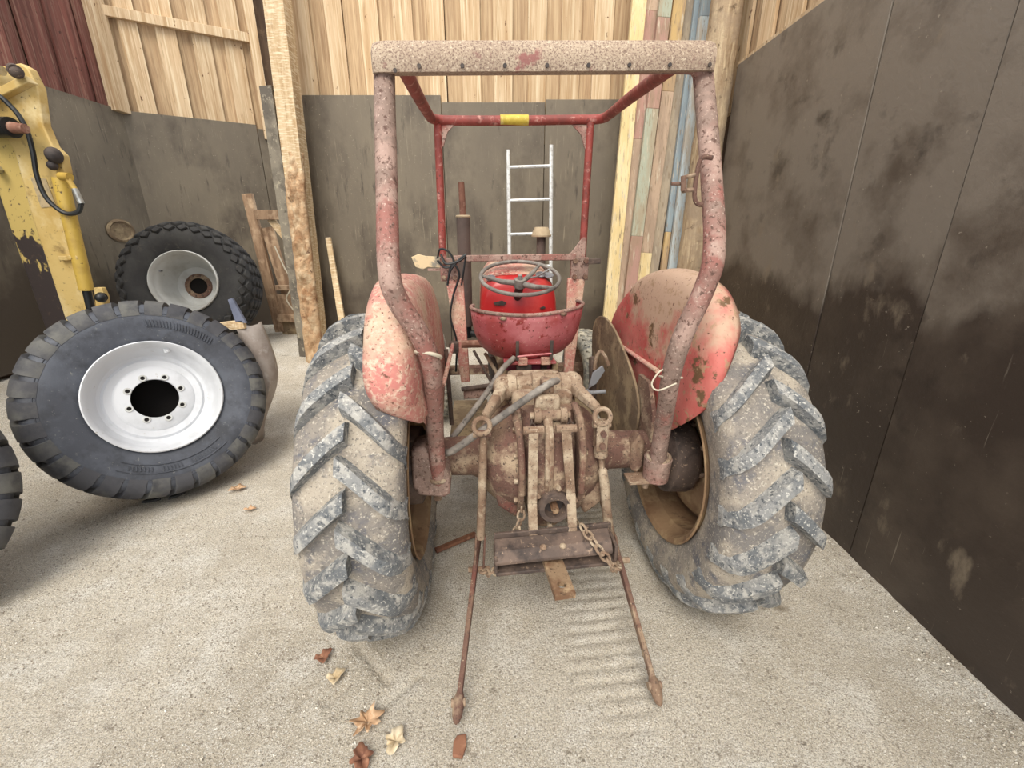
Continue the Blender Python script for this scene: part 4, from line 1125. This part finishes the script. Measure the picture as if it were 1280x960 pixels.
MB().prism([(-.64, 1.455), (-.62, 1.40), (-.58, 1.385), (-.55, 1.40), (-.47, 1.395), (-.47, 1.455), (-.56, 1.46), (-.60, 1.47)], .012, (0, .94, 0)).build('chipped_plate', 'chipped', T, bev=.002, label='flaking beige plate')
MB().bar((-.55, .93, 1.385), (-.45, .93, 1.385), .02, .012).build('plate_stay', 'tube_rust', T)
MB().bar((-.40, .93, 1.33), (-.355, .86, .72), .10, .03, (0, 1, 0), .055, .03).build('pillar', 'pink_dusty', T, bev=.006)
MB().bar((.32, .93, 1.33), (.28, .86, .72), .105, .03, (0, 1, 0), .055, .03).build('pillar', 'pink_dusty', T, bev=.006)
wr_ = cr([(-.47, .9, 1.47), (-.44, .88, 1.42), (-.36, .88, 1.44), (-.33, .88, 1.47), (-.37, .88, 1.44), (-.42, .88, 1.38), (-.44, .88, 1.30), (-.41, .88, 1.42), (-.37, .88, 1.36), (-.41, .88, 1.24), (-.43, .86, 1.12), (-.40, .84, .98), (-.41, .82, .80)], 6)
MB().tube(wr_, .007, 6).tube(cr([(-.49, .9, 1.45), (-.47, .88, 1.50), (-.42, .88, 1.48), (-.40, .88, 1.42), (-.45, .88, 1.40), (-.49, .88, 1.44)], 6), .006, 6).tube(cr([(-.33, .89, 1.46), (-.345, .88, 1.38), (-.36, .88, 1.30)], 6), .006, 6).build('electric_cable', 'rubber', T)

# muffler and air cleaner stack
mf = MB().cyl((-.348, 1.3, .98), (-.345, 1.3, 1.685), .044, n=24).build('muffler', 'muffler_rust', T)
MB().torus((-.345, 1.3, 1.685), (0, 0, 1), .040, .008, 24, 8).build('muffler_rim', 'cap_beige', mf)
MB().cyl((-.345, 1.3, 1.68), (-.350, 1.3, 1.885), .021, .019, 16).build('exhaust_pipe', 'pipe_rust', mf)
MB().cyl((-.348, 1.3, .90), (-.348, 1.3, .99), .034, n=20).tube([(-.33, 1.3, .93), (-.2, 1.3, .90)], .025, 12).build('exhaust_elbow', 'rubber', mf)
st_ = MB().cyl((.19, 1.5, 1.30), (.19, 1.5, 1.57), .032, n=20).build('air_intake', 'muffler_rust', T)
MB().lathe([(0, .0001), (0, .068), (.01, .07), (.055, .052), (.065, .045), (.066, .0001)], (.19, 1.5, 1.56), (0, 0, 1), 28).build('intake_cap', 'cap_beige', st_, smooth=30)

# hoop sockets on the axle
sk = MB().prism([(-.545, .80), (-.50, .815), (-.42, .72), (-.405, .69), (-.405, .60), (-.43, .585), (-.53, .60), (-.55, .64)], .12, (0, -.12, 0)).build('hoop_socket', 'tube_rust', T, bev=.01)
MB().torus((-.451, -.14, .665), (0, -.1, 1), .04, .012, 24, 8).build('collar', 'iron_dusty', sk)
MB().cyl((-.46, -.13, .60), (-.46, -.13, .55), .018, n=8).build('clamp_bolt', 'iron_dusty', sk)
sk = MB().lathe([(-.05, .0001), (-.05, .052), (.05, .056), (.055, .048), (.055, .034)], (.452, -.14, .655), (0, -.05, 1), 28).build('hoop_socket', 'tube_rust', T)
MB().torus((.452, -.145, .712), (0, -.1, 1), .044, .008, 24, 8).build('collar', 'iron_dusty', sk)
MB().prism([(.355, .74), (.385, .79), (.412, .75), (.415, .64), (.39, .60), (.36, .62)], .07, (0, -.06, 0)).build('weld_bracket', 'iron_rust', sk, bev=.012)
MB().box((.41, -.13, .602), (.16, .08, .014)).build('base_plate', 'iron_dusty', sk, bev=.003)
MB().cyl((.41, -.14, .60), (.41, -.14, .565), .014, n=8).build('clamp_bolt', 'iron_dusty', sk)
MB().prism([(.08, .70), (-.06, .70), (-.06, .86), (.02, .98), (.14, .98), (.14, .84)], .02, (.455, 0, 0), (0, 1, 0), (0, 0, 1)).build('fender_bracket', 'iron_rust', T, bev=.004)
MB().prism([(.08, .70), (-.10, .70), (-.10, .86), (-.06, .92), (.14, .92)], .02, (-.485, 0, 0), (0, 1, 0), (0, 0, 1)).build('fender_bracket', 'tube_rust', T, bev=.004)

# fenders: side plate that domes over into a crown
def fender(side, loop, base, ctr, mat, label):
    P = cr([(a_, b_, c_) for a_, b_, c_ in loop], 5, True)
    rows = []
    cy, cz = ctr
    for s_, off, ck in ((0.02, 0, 0), (.35, 0, 0), (.65, .003, 0), (.82, .010, 0), (.92, .022, 0), (.975, .038, 0), (1.0, .058, 0), (1.01, .064, .35), (1.005, .068, .7), (.985, .072, 1.0)):
        row = []
        for p in P:
            w = max(0, p.z)
            k = min(1, w / .06)                     # no crown: stays a flat edge with a small lip
            o_ = off * (k if off <= .1 else 1) + .012 * (1 - k) * (1 if s_ > .97 else 0)
            lx = base + o_ + w * ck
            d = .004 * noise.noise((p.x * 5, p.y * 5, s_ * 4 + side))
            row.append((side * (lx + d), cy + (p.x - cy) * s_, cz + (p.y - cz) * s_))
        rows.append(row)
    m = MB(); m.grid(rows, True)
    m.f.append(tuple(range(len(P))))
    fender.edge = rows[-1]
    return m.build('fender', mat, T, smooth=60, solid=.005, label=label)
fR = fender(1, [(.80, 1.00, .01), (.77, 1.13, .03), (.62, 1.27, .05), (.41, 1.385, .06), (.14, 1.437, .07), (-.10, 1.41, .07), (-.22, 1.36, .065), (-.30, 1.27, .06), (-.345, 1.14, .035), (-.31, 1.0, .02), (-.20, .88, 0), (-.02, .765, 0), (.12, .71, 0), (.30, .69, 0), (.48, .74, 0), (.66, .86, 0)], .486, (.24, 1.08), 'fender_paint', 'red right fender with bare rust patches')
fL = fender(-1, [(.80, .98, .01), (.76, 1.12, .05), (.62, 1.26, .07), (.41, 1.37, .07), (.12, 1.425, .075), (-.15, 1.43, .08), (-.31, 1.37, .085), (-.41, 1.27, .085), (-.45, 1.16, .085), (-.43, 1.07, .06), (-.36, 1.0, .01), (-.24, .94, 0), (-.05, .76, 0), (.12, .70, 0), (.34, .68, 0), (.60, .80, 0)], .462, (.18, 1.1), 'pink_dusty', 'dusty faded pink left fender with a torn lower edge')
MB().tube([(.482, .78, 1.02), (.478, .45, 1.02), (.47, .0, 1.035)], .011, 10).build('stay_bar', 'pink_dusty', fR)
MB().box((.474, .79, 1.03), (.02, .06, .09)).build('stay_bracket', 'iron_rust', fR, bev=.004)
for y_, z_ in ((-.16, 1.31), (-.2, 1.25)):
    MB().ball((.56, y_, z_), .010).build('bolt', 'iron_rust', fR)
MB().box((.60, -.235, 1.325), (.07, .02, .03), Matrix.Rotation(.5, 3, 'Y')).build('lamp_bracket', 'iron_dusty', fR, bev=.003)
MB().box((-.525, -.335, 1.335), (.05, .012, .05), Matrix.Rotation(.6, 3, 'Y')).build('lamp_bracket', 'iron_dusty', fL, bev=.003)
MB().torus((-.436, -.365, 1.225), (.25, .45, 1), .040, .006, 24, 8).build('cable_tie', 'wire_pale', T)
MB().tube(cr([(.36, -.40, 1.12), (.31, -.38, 1.09), (.29, -.37, 1.11), (.31, -.37, 1.15), (.34, -.36, 1.16)], 6), .003, 6).build('tie_wire', 'wire_pale', T)
MB().torus((.362, -.35, 1.125), (.1, .3, 1), .036, .004, 24, 6).build('tie_wire', 'wire_pale', T)
# hook latch on the right upright
lk = MB().tube(cr([(.415, -.33, 1.79), (.385, -.33, 1.79), (.375, -.33, 1.76), (.375, -.33, 1.69), (.39, -.33, 1.665), (.425, -.33, 1.665)], 5), .007, 8).build('door_latch', 'iron_rust', T)
MB().tube([(.37, -.33, 1.745), (.33, -.33, 1.735)], .006, 8).tube([(.37, -.33, 1.705), (.335, -.33, 1.70)], .006, 8).tube([(.335, -.34, 1.70), (.33, -.34, 1.74)], .009, 8).tube([(.335, -.33, 1.72), (.30, -.33, 1.72)], .005, 8).build('latch_fork', 'iron_rust', lk)

for i, (x, y, a_, lab) in enumerate(((-2.247, 2.334, .3, 'small black scrap of rubber under the leaning wheel, nearer the camera'), (-2.13, 2.39, .9, 'small black scrap of rubber under the leaning wheel, nearer the tractor'))):
    o = MB().prism([(-.05, -.012), (.0, -.02), (.05, -.006), (.045, .012), (-.02, .018)], .014, (0, 0, .008), (1, 0, 0), (0, 1, 0)).build('rubber_scrap', 'tyre_old', bev=.003)
    o.location = (x, y, floor_full(x, y)); o.rotation_euler = (0, 0, a_)
    tag(o, lab, 'debris')
